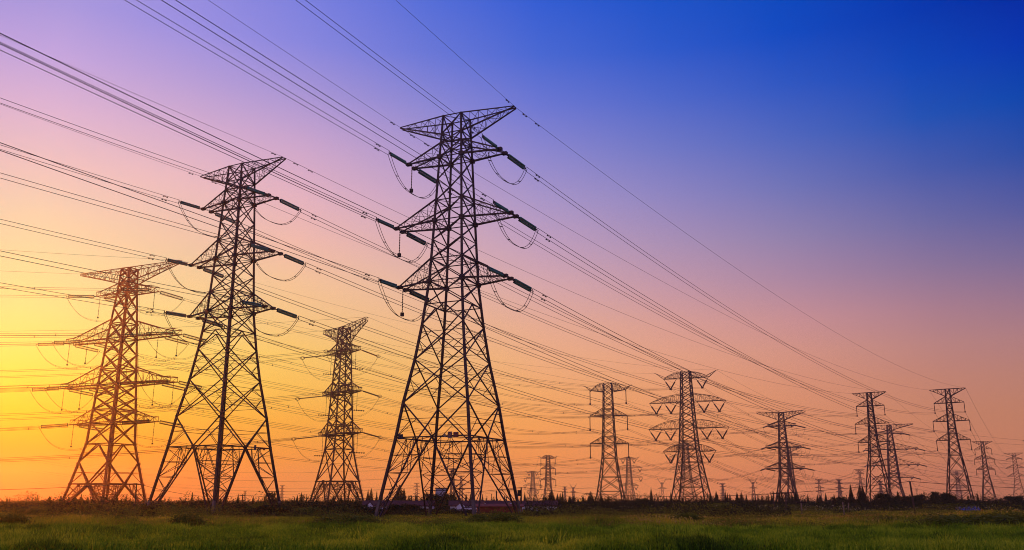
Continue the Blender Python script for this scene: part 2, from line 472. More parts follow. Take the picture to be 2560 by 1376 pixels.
SA = dict(  # angle pylon, two circuits, three arms and an earth wire arm
    w=[(0, 7.0), (10.22, 5.35), (14.8, 4.75), (20.6, 3.75), (25.5, 3.12), (31.6, 2.52), (40.4, 2.13), (50, 1.74), (56.4, 1.45)],
    bars=(0.34, 0.22, 0.135, 0.07),
    panels=[(0, 10.22, 'F'), (10.22, 14.8, 'V'), (14.8, 20.6, 'XR'), (20.6, 25.5, 'XR'), (25.5, 28.3, 'K'), (28.3, 31.6, 'X'), (31.6, 34.8, 'X'), (34.8, 37.6, 'X'),
            (37.6, 40.4, 'X'), (40.4, 43.4, 'X'), (43.4, 46.6, 'X'), (46.6, 50, 'X'), (50, 52.2, 'X'), (52.2, 53.6, 'X'), (53.6, 56.4, 'X')],
    rings=[28.3, 31.6, 34.8, 40.4, 43.4, 50, 52.2, 53.6, 56.4], diaphragms=[10.22],
    nodes=[10.22, 14.8, 20.6, 25.5, 31.6, 34.8, 40.4, 43.4, 50, 52.2, 56.4],
    arms=[dict(key='g', kind='peak', zb=53.5, zt=56.4, L=9.3, tw=.35, n=6, ck=1.25, pw=1.0),
          dict(key=1, kind='tri', zb=50.0, zt=52.2, L=7.3, tw=.9, n=4, ck=1.6), dict(key=2, kind='tri', zb=40.4, zt=43.6, L=9.0, tw=.9, n=5, ck=1.6),
          dict(key=3, kind='tri', zb=31.6, zt=34.9, L=8.2, tw=.9, n=5, ck=1.6)])
SB = dict(  # tube pylon with three boxed arms
    round=True, pale_to=3.0, rope=True,
    w=[(0, 9.0), (11.4, 6.8), (25.2, 4.5), (31.6, 4.2), (49.6, 3.35), (68, 2.5), (79.5, 1.95)],
    bars=(0.85, 0.5, 0.34, 0.16),
    panels=[(0, 11.4, 'F'), (11.4, 25.2, 'X'), (25.2, 31.6, 'X'), (31.6, 37.6, 'X'), (37.6, 43.6, 'X'), (43.6, 49.6, 'X'), (49.6, 55, 'X'), (55, 59.5, 'X'), (59.5, 64, 'X'), (64, 68, 'X'), (68, 72, 'X'), (72, 75.8, 'X'), (75.8, 79.5, 'X')],
    rings=[25.2, 31.6, 35.5, 49.6, 53.5, 68, 72, 79.5], diaphragms=[11.4], foot_t=[.2, .45, .7, .9],
    nodes=[11.4, 25.2, 31.6, 37.6, 43.6, 49.6, 55, 59.5, 64, 68, 72],
    arms=[dict(key='g', kind='peak', zb=72.5, zt=79.5, L=20.5, tw=.5, n=7, ck=.8, pw=.8, rise=1.5),
          dict(key=1, kind='boxed', zb=68, zt=72, L=11.8, tw=2.2, n=5, ck=1.2), dict(key=2, kind='boxed', zb=49.6, zt=54.5, L=14.6, tw=2.2, n=6, ck=1.2),
          dict(key=3, kind='boxed', zb=31.6, zt=37, L=16.4, tw=2.2, n=6, ck=1.2)])
SC = dict(  # tube pylon carrying four circuits on four boxed arms
    round=True, pale_to=3.0, rope=True,
    w=[(0, 9.6), (8.34, 7.85), (21.5, 5.35), (28.6, 5.0), (41.5, 4.26), (57.6, 3.36), (73.8, 2.3), (83, 1.9)],
    bars=(0.95, 0.6, 0.34, 0.15),
    panels=[(0, 8.34, 'F'), (8.34, 15.5, 'V'), (15.5, 21.5, 'K'), (21.5, 28.6, 'X'), (28.6, 33, 'X'), (33, 37.3, 'X'), (37.3, 41.5, 'X'), (41.5, 46.8, 'X'), (46.8, 52.2, 'X'), (52.2, 57.6, 'X'),
            (57.6, 63, 'X'), (63, 68.5, 'X'), (68.5, 73.8, 'X'), (73.8, 77, 'X'), (77, 80, 'X'), (80, 83, 'X')],
    rings=[21.5, 28.6, 33, 41.5, 46.8, 57.6, 63, 73.8, 77, 83], diaphragms=[8.34], foot_t=[.3, .6, .9],
    nodes=[8.34, 15, 21.5, 28.6, 33, 37.3, 41.5, 46.8, 52.2, 57.6, 63, 68.5, 73.8, 77],
    arms=[dict(key='g', kind='peak', zb=77.2, zt=83, L=23.7, tw=.5, n=8, ck=.8, pw=.85, rise=.5),
          dict(key=1, kind='boxed', zb=73.8, zt=77.5, L=13, tw=1.8, n=5, ck=.9), dict(key=2, kind='boxed', zb=57.6, zt=64.5, L=25.5, tw=1.6, n=6, hang=[1.0, .6], ck=1.15),
          dict(key=3, kind='boxed', zb=41.5, zt=48.2, L=25.5, tw=1.6, n=6, hang=[1.0, .6], ck=1.15), dict(key=4, kind='boxed', zb=28.6, zt=33.2, L=18.7, tw=1.6, n=5, ck=.9)])
SD = dict(  # slim suspension pylon, two circuits
    w=[(0, 5.7), (8, 4.75), (17, 3.7), (24.5, 2.6), (34, 1.75), (45, 1.3), (56, .95)],
    bars=(0.42, 0.34, 0.24, 0.16),
    panels=[(0, 8, 'X'), (8, 17, 'X'), (17, 24.5, 'X'), (24.5, 28.5, 'X'), (28.5, 31.6, 'X'), (31.6, 34.5, 'X'), (34.5, 37, 'X'), (37, 40, 'X'), (40, 43, 'X'), (43, 46.5, 'X'), (46.5, 49.5, 'X'), (49.5, 52.5, 'X'), (52.5, 56, 'X')],
    rings=[8, 24.5, 34.5, 37, 43, 46.5, 49.5, 56],
    arms=[dict(key='g', kind='peak', zb=52.5, zt=56, L=8.0, tw=.3, n=4), dict(key=1, kind='tri', zb=49.3, zt=52.5, L=6.6, tw=.3, n=3),
          dict(key=2, kind='tri', zb=40.6, zt=44, L=8.0, tw=.3, n=4), dict(key=3, kind='tri', zb=31.6, zt=35, L=7.4, tw=.3, n=4)], ilen=4.6)
SE = dict(  # suspension pylon with horns and three arms, long hanging strings
    w=[(0, 9.2), (10, 7.4), (19, 6.0), (31, 4.4), (42, 3.9), (58, 3.3), (80, 2.7)],
    bars=(0.62, 0.5, 0.36, 0.2),
    panels=[(0, 10, 'X'), (10, 19, 'X'), (19, 31, 'X'), (31, 36, 'X'), (36, 41, 'X'), (41, 46, 'X'), (46, 51, 'X'), (51, 55.5, 'X'), (55.5, 60, 'X'), (60, 64, 'X'), (64, 68, 'X'), (68, 72, 'X'), (72, 76, 'X'), (76, 80, 'X')],
    rings=[10, 19, 31, 41, 45, 59, 63, 76, 80],
    arms=[dict(key=1, kind='bow', zb=74.5, zt=80, L=12.0, tw=.5, n=7, horn=(3.4, 4.0), rise=1.0, ck=.9), dict(key=2, kind='tri', zb=58.5, zt=63.5, L=12.4, tw=.5, n=5, ck=1.0),
          dict(key=3, kind='tri', zb=40.5, zt=45, L=12.6, tw=.5, n=5, ck=1.0)], ilen=9.0)
SV = dict(  # four circuit suspension pylon with V strings and bowed arms
    w=[(0, 11.0), (12, 8.8), (23, 7.0), (35, 5.2), (47, 4.4), (63, 3.5), (83, 2.7)],
    bars=(0.62, 0.5, 0.30, 0.15),
    panels=[(0, 12, 'X'), (12, 19, 'X'), (19, 27, 'X'), (27, 35, 'X'), (35, 40, 'X'), (40, 45, 'X'), (45, 49.5, 'X'), (49.5, 54, 'X'), (54, 58.5, 'X'), (58.5, 63, 'X'), (63, 67, 'X'), (67, 71, 'X'), (71, 75, 'X'), (75, 79, 'X'), (79, 83, 'X')],
    rings=[12, 27, 35, 40, 49.5, 63, 68, 79, 83], 
    arms=[dict(key=1, kind='bow', zb=79, zt=82.6, L=14.5, tw=.6, n=8, horn=(5.0, 4.0), hang=[.62], ck=.8), dict(key=2, kind='bow', zb=64.0, zt=68.6, L=24, tw=.5, n=8, hang=[.8, .34], ck=.8),
          dict(key=3, kind='bow', zb=47.6, zt=52.8, L=25, tw=.5, n=8, hang=[.8, .34], ck=.8), dict(key=4, kind='bow', zb=33.5, zt=37.6, L=16.5, tw=.5, n=7, hang=[.6], ck=.8)], ilen=6.5)
SF = dict(  # small far pylon with three arms
    w=[(0, 4.6), (14, 2.8), (50, .9)], bars=(0.5, 0.45, 0.3, 0.24),
    panels=[(0, 7, 'X'), (7, 14, 'X'), (14, 20, 'X'), (20, 26, 'X'), (26, 31, 'X'), (31, 36, 'X'), (36, 40, 'X'), (40, 44, 'X'), (44, 47, 'X'), (47, 50, 'X')],
    rings=[14, 26, 36, 50],
    arms=[dict(key='g', kind='peak', zb=47, zt=50, L=7, tw=.2, n=4), dict(key=1, kind='tri', zb=42, zt=44, L=7.5, tw=.2, n=4), dict(key=2, kind='tri', zb=34, zt=36, L=9, tw=.2, n=4), dict(key=3, kind='tri', zb=26, zt=28, L=8, tw=.2, n=4)])
SY = dict(  # cat head pylon with two raised horns
    w=[(0, 4.2), (30, 1.3), (38, 1.1)], bars=(0.5, 0.45, 0.3, 0.24),
    panels=[(0, 8, 'X'), (8, 15, 'X'), (15, 21, 'X'), (21, 26, 'X'), (26, 30, 'X'), (30, 34, 'X'), (34, 38, 'X')], rings=[15, 30, 38],
    arms=[dict(key=1, kind='tri', zb=36, zt=38, L=2.5, tw=.3, n=2, horn=(5.5, 10)), dict(key=2, kind='tri', zb=28, zt=30.5, L=7.5, tw=.3, n=3)])

# ---- insulator strings, jumpers, cables
def tension_string(P, tip, d, L, kind, r):
    """from the arm tip (world) along unit vector d; returns the far end (world)"""
    d = d.normalized()
    lat = d.cross(Vector((0, 0, 1))).normalized(); up = lat.cross(d).normalized()
    o = empty('insulator_string', P.local(tip), 0, P.root)
    R = Matrix.Rotation(P.yaw, 3, 'Z')
    def T(v): return R @ v                     # world offset -> local offset
    end = tip + d * L
    if kind == 'far':
        bpy.data.objects.remove(o)
        mb = MB(); mb.bar(P.local(tip), P.local(end), r * 2)
        mb.build('insulator_string', M['dark'], P.root)
        return end
    mb = MB()
    off = {'glass': 0.17, 'brown': 0.36, 'ring': 0.13}[kind]
    a0, a1 = (0.17, 0.92) if kind == 'glass' else (0.07, 0.93)
    for s in (-1, 1):
        mb.discs(T(d * (L * a0) + up * (off * s) + lat * (off * s * .6)), T(d * (L * a1) + up * (off * s) + lat * (off * s * .6)), r, 22 if kind == 'glass' else 30, 8)
    mb.build('insulator_discs', M['glass'] if kind == 'glass' else M['brown_ins'], o)
    y = MB()
    y.bar(Vector((0, 0, 0)), T(d * L * a0), .14 if kind == 'glass' else .24)
    if 1: y.bar(T(d * (L * a0)), T(d * (L * a1)), .06)
    y.bar(T(d * (L * a0) + up * off * 1.7), T(d * (L * a0) - up * off * 1.7), .13)
    y.bar(T(d * (L * a1) + up * off * 1.7), T(d * (L * a1) - up * off * 1.7), .13)
    y.bar(T(d * (L * a1)), T(d * L), .10)
    y.bar(T(d * L + Vector((0, 0, .28))), T(d * L + Vector((0, 0, -.28))), .09)
    y.build('yoke_plate', M['dark'], o)
    if kind == 'ring':
        rb = MB()
        c = d * (L * .965)
        pts = [T(c + d * (1.0 * math.cos(t)) + up * (.62 * math.sin(t))) for t in [2 * math.pi * i / 20 for i in range(20)]]
        rb.path(pts, .07, 5, closed=True)
        pts = [T(c + d * (1.0 * math.cos(t)) + up * (.62 * math.sin(t)) + lat * .7) for t in [2 * math.pi * i / 20 for i in range(20)]]
        rb.path(pts, .07, 5, closed=True)
        rb.build('grading_ring', M['dark'], o)
    return end
def jumper(P, a, b, sag, r, n=2, sep=.45, wt=None):
    a, b = P.local(a), P.local(b)
    lat = (b - a).cross(Vector((0, 0, 1))).normalized()
    mb = MB()
    for i in range(n):
        o = (i - (n - 1) / 2) * sep
        pts = []
        for j in range(25):
            t = j / 24; u = abs(2 * t - 1)
            p = a.lerp(b, 0.5 + (t - .5) * (1.0)) + lat * o
            p.z -= sag * (1 - u ** 2.6) * (1 + 0.06 * i) + abs(o) * .3
            pts.append(p)
        mb.path(pts, r, 5)
        if i:
            for j in (4, 8, 12, 16, 20): mb.bar(prev[j], pts[j], r * 2.6)
        prev = pts
    mb.build('jumper_loop', M['cable'], P.root)
def hanging(P, top, L, r, weight=True, bar=0):
    top = P.local(top)
    mb = MB(); mb.discs(top, top - Vector((0, 0, L)), r, 14, 6)
    o = mb.build('jumper_support', M['dark'], P.root)
    w = MB(); c = top - Vector((0, 0, L + .1))
    if bar:
        w.path([c - Vector((0, bar, 0)), c + Vector((0, bar, 0))], .09, 6)
        for i in range(7): w.box(c + Vector((0, -bar + bar * i / 3, 0)), .9, .16, .5)
    else:
        w.path([c, c - Vector((0, 0, .5))], [.28, .28], 8)
    w.build('counterweight', M['dark'], o)
def hang_string(P, top, L, r, kind):
    """suspension string(s) from the arm; returns the bottom (world)"""
    if kind == 'I':
        mb = MB(); t = P.local(top)
        mb.bar(t, t - Vector((0, 0, L)), r * 2); mb.box(t - Vector((0, 0, L)), r * 4, r * 4, r * 5)
        mb.build('insulator_string', M['dark'], P.root)
        return top - Vector((0, 0, L))
def v_string(P, c, half, L, r):
    mb = MB(); t = P.local(c); bot = t - Vector((0, 0, L))
    for s in (-1, 1):
        a = t + Vector((s * half, 0, 0))
        mb.bar(a, a.lerp(bot, .3), r * .7); mb.bar(a.lerp(bot, .3), a.lerp(bot, .9), r * 2); mb.bar(a.lerp(bot, .9), bot, r)
    mb.box(bot, r * 4, r * 3, r * 3)
    mb.build('v_insulator', M['dark'], P.root)
    return P.world(bot)

def cable(label, p, q, sag, r, n_sub=1, sep=.45, segs=28, group='power lines strung between the pylons', damp=(), spacers=0, name='power_cable'):
    p, q = Vector(p), Vector(q)
    d = q - p; lat = d.cross(Vector((0, 0, 1))).normalized()
    def pt(t, o=Vector((0, 0, 0))):
        v = p.lerp(q, t) + o; v.z -= 4 * sag * t * (1 - t); return v - p
    if n_sub == 1: offs = [Vector((0, 0, 0))]
    elif n_sub == 2: offs = [Vector((0, 0, sep / 2)) + lat * sep * .2, Vector((0, 0, -sep / 2)) - lat * sep * .2]
    else: offs = [lat * (i * sep / 2) + Vector((0, 0, j * sep / 2)) for i, j in ((-1, -1), (1, -1), (1, 1), (-1, 1))]
    def mesh(o, nm, parent):
        mb = MB(); mb.path([pt(i / segs, o) for i in range(segs + 1)], r, 4)
        return mb.build(nm, M['cable'], parent)
    if n_sub == 1 and not damp:
        root = mesh(offs[0], name, None); root.location = p
    else:
        root = empty(name, p)
        for o in offs: mesh(o, 'conductor', root)
    tag(root, label, 'power line', group)
    Ld = d.length
    for end, dist in damp:
        t = dist / Ld if end == 0 else 1 - dist / Ld
        for o in offs:
            c = pt(t, o); dd = (pt(t + .001, o) - pt(t - .001, o)).normalized()
            mb = MB(); c2 = c - Vector((0, 0, .16))
            mb.bar(c, c2, .07); mb.bar(c2 - dd * .42, c2 + dd * .42, .045)
            for s in (-1, 1): mb.bar(c2 + dd * .25 * s, c2 + dd * .5 * s, .13)
            mb.build('vibration_damper', M['dark'], root)
    for i in range(spacers):
        t = (i + .6) / spacers
        c = pt(t); mb = MB(); e = sep * .62 + r
        if n_sub == 2:
            mb.bar(c + offs[0] * 1.25, c + offs[1] * 1.25, r * 3.2)
        else:
            qs = [c + lat * (i_ * e) + Vector((0, 0, j_ * e)) for i_, j_ in ((-1, -1), (1, -1), (1, 1), (-1, 1))]
            for a_, b_ in zip(qs, qs[1:] + qs[:1]): mb.bar(a_, b_, r * 1.8)
        mb.build('spacer', M['dark'], root)
    return root

LEV = {('A', 1): 'top', ('A', 2): 'middle', ('A', 3): 'bottom', ('B', 1): 'top', ('B', 2): 'middle', ('B', 3): 'bottom',
       ('C', 1): 'top', ('C', 2): 'second', ('C', 3): 'third', ('C', 4): 'bottom'}
def tang(p, q, sag):
    d = q - p; L = d.length; v = d / L; v.z -= 4 * sag / L; return v.normalized()
def link(A, B, fam, na, nb, sagk, r, n_sub, sep, styleA, styleB, Lstr=(0, 0), dampA=False, dampB=False, spacers=0, segs=28, grp=None, gr=None, keys=None, skip_sides=()):
    """string every phase and both earth wires between two towers. style: None (free end), 'glass','brown','ring','far' tension, 'susp' suspension"""
    grp = grp or f'power lines between {na} and {nb}'
    ks = sorted([k for k in A.tips if k in B.tips], key=str)
    for key in ks:
        lv, h, s = key
        if keys and key not in keys: continue
        side = 'left' if s < 0 else 'right'
        if lv == 'g':
            pa, pb = A.tips[key][1], B.tips[key][0]
            pa, pb = A.world(pa), B.world(pb)
            sag = (pb - pa).length * sagk * .8
            cable(f'{side} earth wire from {na} to {nb}', pa, pb, sag, r * .75, 1, segs=segs, group=grp,
                  damp=([(0, 2.2), (0, 5.5)] if dampA else []) + ([(1, 2.2)] if dampB else []), name='earth_wire')
            continue
        def end(P, which, style):
            t = P.tips[key]
            if style == 'susp':
                if (key) in P.strings: return P.strings[key], True
                c = P.world((t[0] + t[1]) / 2)
                if P.spec is SV:
                    half = {1: 3.8, 2: 3.9, 3: 3.9, 4: 3.8}[lv] * P.k * 1.1
                    e = v_string(P, c, half, P.spec['ilen'] * P.k, .30 * P.tk)
                else: e = hang_string(P, c, P.spec.get('ilen', 5) * P.k, .13 * P.tk if P.spec is SD else .24 * P.tk, 'I')
                P.strings[key] = e
                return e, True
            return P.world(t[which]), False
        ea, fa = end(A, 1, styleA); eb, fb = end(B, 0, styleB)
        L = (eb - ea).length; sag = L * sagk
        da, db = tang(ea, eb, sag), tang(eb, ea, sag)
        if styleA not in (None, 'susp'):
            e = tension_string(A, ea, da, Lstr[0], styleA, .17 if styleA == 'glass' else (.24 if styleA == 'brown' else .16 if styleA != 'far' else .42)); A.strings[(key, 'out')] = e; ea = e
        if styleB not in (None, 'susp'):
            e = tension_string(B, eb, db, Lstr[1], styleB, .17 if styleB == 'glass' else (.24 if styleB == 'brown' else .16 if styleB != 'far' else .42)); B.strings[(key, 'in')] = e; eb = e
        lev = LEV.get((fam, lv), str(lv))
        pos = '' if fam != 'C' or lv in (1, 4) else ('outer ' if h == 0 else 'inner ')
        cable(f'{pos}{lev} {side} wire pair from {na} to {nb}', ea, eb, sag, r, n_sub, sep, segs, grp,
              damp=([(0, 3.0)] if dampA else []) + ([(1, 3.0)] if dampB else []), spacers=spacers)
def finish_tension(P, sag, hangL, r, hang_sides=(-1, 1), bar=0, n=2, sep=.45):
    for key in list(P.strings):
        if isinstance(key[0], tuple) and key[1] == 'out':
            k0 = key[0]
            if (k0, 'in') in P.strings:
                jumper(P, P.strings[(k0, 'in')], P.strings[key], sag, r, n, sep)
                if hangL and k0[2] in hang_sides:
                    t = P.tips[k0]
                    hanging(P, P.world((t[0] + t[1]) / 2), hangL, .10 if not P.spec.get('round') else .12, True, bar)

# ---------------------------------------------------------------- the pylons
def R(d): return math.radians(d)
class Ghost:                                    # a tower position behind the viewer: only its cable ends are used
    def __init__(G, P, az, dist, turn=0.0, dz=0.0):
        G.P = P; G.X = P.X - dist * math.sin(R(az)); G.Y = P.Y - dist * math.cos(R(az)); G.yaw = P.yaw + R(turn); G.dz = dz
        G.tips = P.tips; G.strings = {}; G.spec = P.spec; G.k = P.k
    def world(G, p):
        c, s = math.cos(G.yaw), math.sin(G.yaw)
        return Vector((G.X + p[0] * c + p[1] * s, G.Y - p[0] * s + p[1] * c, p[2] + G.dz))

A3 = Pylon(SA, -8.06, 121.52, .42, 'tallest dark steel lattice pylon in the centre, nearest to the camera', group='angle pylons with green glass insulators')
A2 = Pylon(SA, -47.04, 147.31, .50, 'second big lattice pylon left of the central one, one leg hidden behind another', group='angle pylons with green glass insulators', scale=1.04)
C1 = Pylon(SC, -136.07, 310.0, .42, 'orange glowing tubular pylon with four wide arms at the far left', m=M['glare_orange'])
B4 = Pylon(SB, -75.89, 401.46, .91, 'brown tubular pylon with ringed insulators between the two big pylons', m=M['steel_b'])

def at_top(px, py, H, pxb=None):
    D = dist_for(px, py, H)
    u = (688 - py) / FPX
    d = Vector(((px - 1280) / FPX, math.cos(PITCH) - u * math.sin(PITCH), math.sin(PITCH) + u * math.cos(PITCH)))
    q = math.hypot(d.x, d.y)
    return d.x / q * D, d.y / q * D
def far(spec, px, py, yaw, label, H, detail=1, tk=1.0, m=None, group=None):
    Hs = spec['w'][-1][0]; X, Y = at_top(px, py, H)
    return Pylon(spec, X, Y, R(yaw), label, scale=H / Hs, detail=detail, tk=tk, m=m or M['far_steel'], group=group)

G_S = 'slim suspension pylons on the right'
D10 = far(SD, 2368, 973, 33, 'tall slim pylon near the right edge, right of the leaning wooden pole', 56, tk=1.0, group=G_S)
D8 = far(SD, 2172, 982, 33, 'slim pylon in front of another pylon, right of the two tall conifers', 56, tk=1.0, group=G_S)
D11 = far(SD, 2455, 1104, 33, 'smaller slim pylon just right of the tall slim one near the right edge', 56, tk=1.3, group=G_S)
D13 = far(SD, 2583, 1101, 33, 'slim pylon cut by the right edge, only its left arms show', 56, tk=1.3, group=G_S)
A12 = far(SA, 2534, 1133, 30, 'lattice pylon with slanting insulators at the right edge', 58, tk=1.7)
E5 = far(SE, 1519, 959, 14, 'three armed pylon with horns and long hanging insulators right of centre', 80)
V6 = far(SV, 1714, 930, 24, 'wide pylon with bowed arms and V shaped insulators right of centre', 83, tk=1.15)
B7 = far(SB, 1952, 1032, 25, 'dark three armed pylon with a long flat top beam', 80, tk=1.55)
C9 = far(SC, 2222, 1063, 30, 'four armed pylon partly hidden behind the slim pylon right of the conifers', 83, tk=1.5)
V6b = far(SV, 1714, 1107, 24, 'smaller bowed arm pylon seen through the legs of the wide one', 83, tk=1.4)
B7b = far(SB, 1972, 1118, 25, 'distant pylon seen through the long topped three armed one', 80, tk=1.5)
E14 = far(SE, 1370, 1139, 14, 'distant hanging insulator pylon right of the central pylon', 80, tk=1.6)
V15 = far(SV, 1332, 1178, 20, 'small distant V insulator pylon right beside the central pylon', 83, tk=2.0)
V16 = far(SV, 1571, 1143, 20, 'distant V insulator pylon right behind the horned three armed pylon', 83, tk=1.6)
C17 = far(SC, 2391, 1177, 20, 'faint far pylon showing through the legs of the tall slim pylon', 83, tk=2.2)
A18 = far(SD, 2148, 1174, 20, 'small far pylon above the tallest conifers', 56, tk=2.2)
smalls = [(SF, 1412, 1217, 'tiny far pylon left of the tiny horned pylon, near the lit lamp'), (SY, 1433, 1219, 'tiny far pylon with two raised horns near the lit lamp'),
          (SY, 1655, 1207, 'far horned pylon left of the wide bowed arm pylon'), (SF, 1806, 1209, 'far slender pylon right of the wide bowed arm pylon'),
          (SY, 1882, 1206, 'far horned pylon left of the long topped pylon'), (SF, 2047, 1199, 'left one of two far pylons side by side right of the long topped pylon'),
          (SF, 2097, 1199, 'right one of two far pylons side by side left of the tall conifers'), (SF, 2200, 1203, 'far pylon framed by the legs of the slim pylon right of the conifers'),
          (SF, 1042, 1208, 'far pylon inside the left leg span of the central pylon'), (SF, 1132, 1172, 'taller far pylon seen low between the central pylon legs'),
          (SF, 1153, 1190, 'shorter far pylon seen low between the central pylon legs'), (SF, 706, 1214, 'faint far pylon right of the second big pylon'),
          (SF, 758, 1237, 'tiny faint pylon on the skyline left of the ringed insulator pylon'), (SF, 80, 1241, 'faint far pylon above the trees at the left edge'),
          (SF, 400, 1236, 'faint far pylon left of the second big pylon legs'), (SF, 424, 1243, 'tiny faint pylon beside another one left of the second big pylon'),
          (SF, 613, 1228, 'faint far pylon behind the wooden pole with crossbars'), (SF, 817, 1232, 'faint pylon seen through the ringed insulator pylon legs')]
FAR = {}
for sp_, px, py, lb in smalls:
    yw = random.Random(px).uniform(-15, 35)
    FAR[px] = far(sp_, px, py, yw, lb, min(50, 1.8 + 50 * 2350 / (50 * FPX / (1261 - py)) * 1.0), detail=0, tk=2.0 if py < 1225 else 2.4, group='tiny pylons along the skyline')
mast = MB()
X_, Y_ = at_top(2291, 1222, 30); 
mast.path([(0, 0, 0), (0, 0, 30)], [.5, .3], 6)
for z in (15, 20, 25, 28.5):
    mast.path([(0, 0, z), (0, 0, z + .5)], 1.9, 8)
    for a in range(3): mast.box((1.8 * math.cos(a * 2.1), 1.8 * math.sin(a * 2.1), z + 1), .5, .5, 1.9)
mo = mast.build('antenna_mast', M['far_steel']); mo.location = (X_, Y_, 0)
tag(mo, 'far antenna mast with stacked rings right of the leaning pole', 'mast')

# ---------------------------------------------------------------- the lines
nA3, nA2, nC1, nB4 = 'the central pylon', 'the second big pylon', 'the orange pylon', 'the ringed pylon'
g3 = Ghost(A3, 24.5, 350, 0, 2); g2 = Ghost(A2, 28.0, 350, 0, 2)
link(g3, A3, 'A', 'upper frame edge', nA3, .010, .036, 2, .55, None, 'glass', (0, 5.4), dampB=True, segs=60)
link(A3, D10, 'A', nA3, 'the rightmost tall pylon', .026, .044, 2, .55, 'glass', 'susp', (5.4, 0), dampA=True, segs=48)
link(g2, A2, 'A', 'upper left frame edge', nA2, .015, .036, 2, .55, None, 'glass', (0, 5.4), dampB=True, segs=60)
link(A2, D8, 'A', nA2, 'the slim conifer pylon', .026, .048, 2, .55, 'glass', 'susp', (5.4, 0), dampA=True, segs=48)
finish_tension(A3, 3.9, 3.4, .038, (-1,)); finish_tension(A2, 3.9, 0, .040)
link(D10, A12, 'A', 'the rightmost tall pylon', 'the right edge pylon', .035, .06, 1, .5, 'susp', 'far', (0, 5))
link(D8, D11, 'A', 'the slim conifer pylon', 'the smaller slim pylon', .035, .06, 1, .5, 'susp', 'susp')
gD11 = Ghost(D11, 180 + 33, 420); gD13 = Ghost(D13, 33, 300)
link(D11, gD11, 'A', 'the smaller slim pylon', 'the right frame edge', .03, .06, 1, .5, 'susp', None)

g1 = Ghost(C1, 58, 400, 14, 0)
link(g1, C1, 'C', 'the left frame edge', nC1, .03, .046, 2, .6, None, 'brown', (0, 9.5), spacers=6, segs=32)
link(C1, V6, 'C', nC1, 'the bowed arm pylon', .030, .048, 2, .6, 'brown', 'susp', (9.5, 0), spacers=6, segs=36)
finish_tension(C1, 7.0, 7.0, .038)
g4 = Ghost(B4, 84, 430, 16, 0)
link(g4, B4, 'B', 'the left frame edge beyond', nB4, .03, .06, 2, .6, None, 'ring', (0, 11.5), spacers=6, segs=32)
link(B4, E5, 'B', nB4, 'the horned pylon', .032, .06, 2, .6, 'ring', 'susp', (11.5, 0), spacers=5, segs=32)
finish_tension(B4, 9.0, 8.5, .04, bar=3.4)
link(E5, B7, 'B', 'the horned pylon', 'the long topped pylon', .045, .075, 2, .8, 'susp', 'far', (0, 9), spacers=4)
link(V6, C9, 'C', 'the bowed arm pylon', 'the four armed pylon', .045, .075, 2, .8, 'susp', 'far', (0, 9), spacers=4)
gB7 = Ghost(B7, 180 + 75, 700, 0); gC9 = Ghost(C9, 180 + 70, 800, 0)
link(B7, gB7, 'B', 'the long topped pylon', 'the right side', .045, .09, 1, .8, 'far', None, (9, 0))
link(C9, gC9, 'C', 'the four armed pylon', 'the right frame edge', .045, .10, 1, .8, 'far', None, (9, 0), keys=[(1, 0, 1), (2, 0, 1), (3, 0, 1), (4, 0, 1), (1, 0, -1), (2, 0, -1)])
finish_tension(B7, 8, 7, .09, (1,), n=1); finish_tension(C9, 8, 0, .09, n=1)
link(E14, V15, 'B', 'the distant horned pylon', 'the small V string pylon', .04, .12, 1, .8, 'susp', 'susp')
gV15 = Ghost(V15, 88, 1200, 0)
link(gV15, V15, 'C', 'the far left haze', 'the small V string pylon', .03, .10, 1, .8, None, 'susp', keys=[(1, 0, 1), (2, 0, 1), (3, 0, 1), (4, 0, 1), (1, 0, -1), (2, 0, -1), (3, 0, -1), (4, 0, -1)])
gE14 = Ghost(E14, 96, 900, 0)
link(gE14, E14, 'B', 'behind the central pylon', 'the distant horned pylon', .035, .12, 1, .8, None, 'susp')
link(E14, V16, 'B', 'the distant horned pylon', 'the V string pylon', .045, .12, 1, .8, 'susp', 'susp')
link(V16, V6b, 'C', 'the V string pylon', 'the small bowed pylon', .05, .12, 1, .8, 'susp', 'susp', keys=[(1, 0, -1), (2, 0, -1), (3, 0, 1), (4, 0, 1), (1, 0, 1), (2, 0, 1)])
link(B7b, FAR[2047], 'A', 'the pylon behind it', 'the left twin far pylon', .05, .14, 1, .8, None, None)
link(FAR[2047], FAR[2097], 'A', 'the left twin far pylon', 'the right one', .05, .14, 1, .8, None, None)
link(FAR[2097], A18, 'A', 'the right twin far pylon', 'the conifer top pylon', .05, .14, 1, .8, None, None)
link(FAR[1806], B7b, 'A', 'the far slender pylon', 'the pylon behind it', .04, .14, 1, .8, None, None)
for P_ in (D13,): 
    for key, t in P_.tips.items():
        if key[0] != 'g': hang_string(P_, P_.world((t[0] + t[1]) / 2), 4.6, .16, 'I')

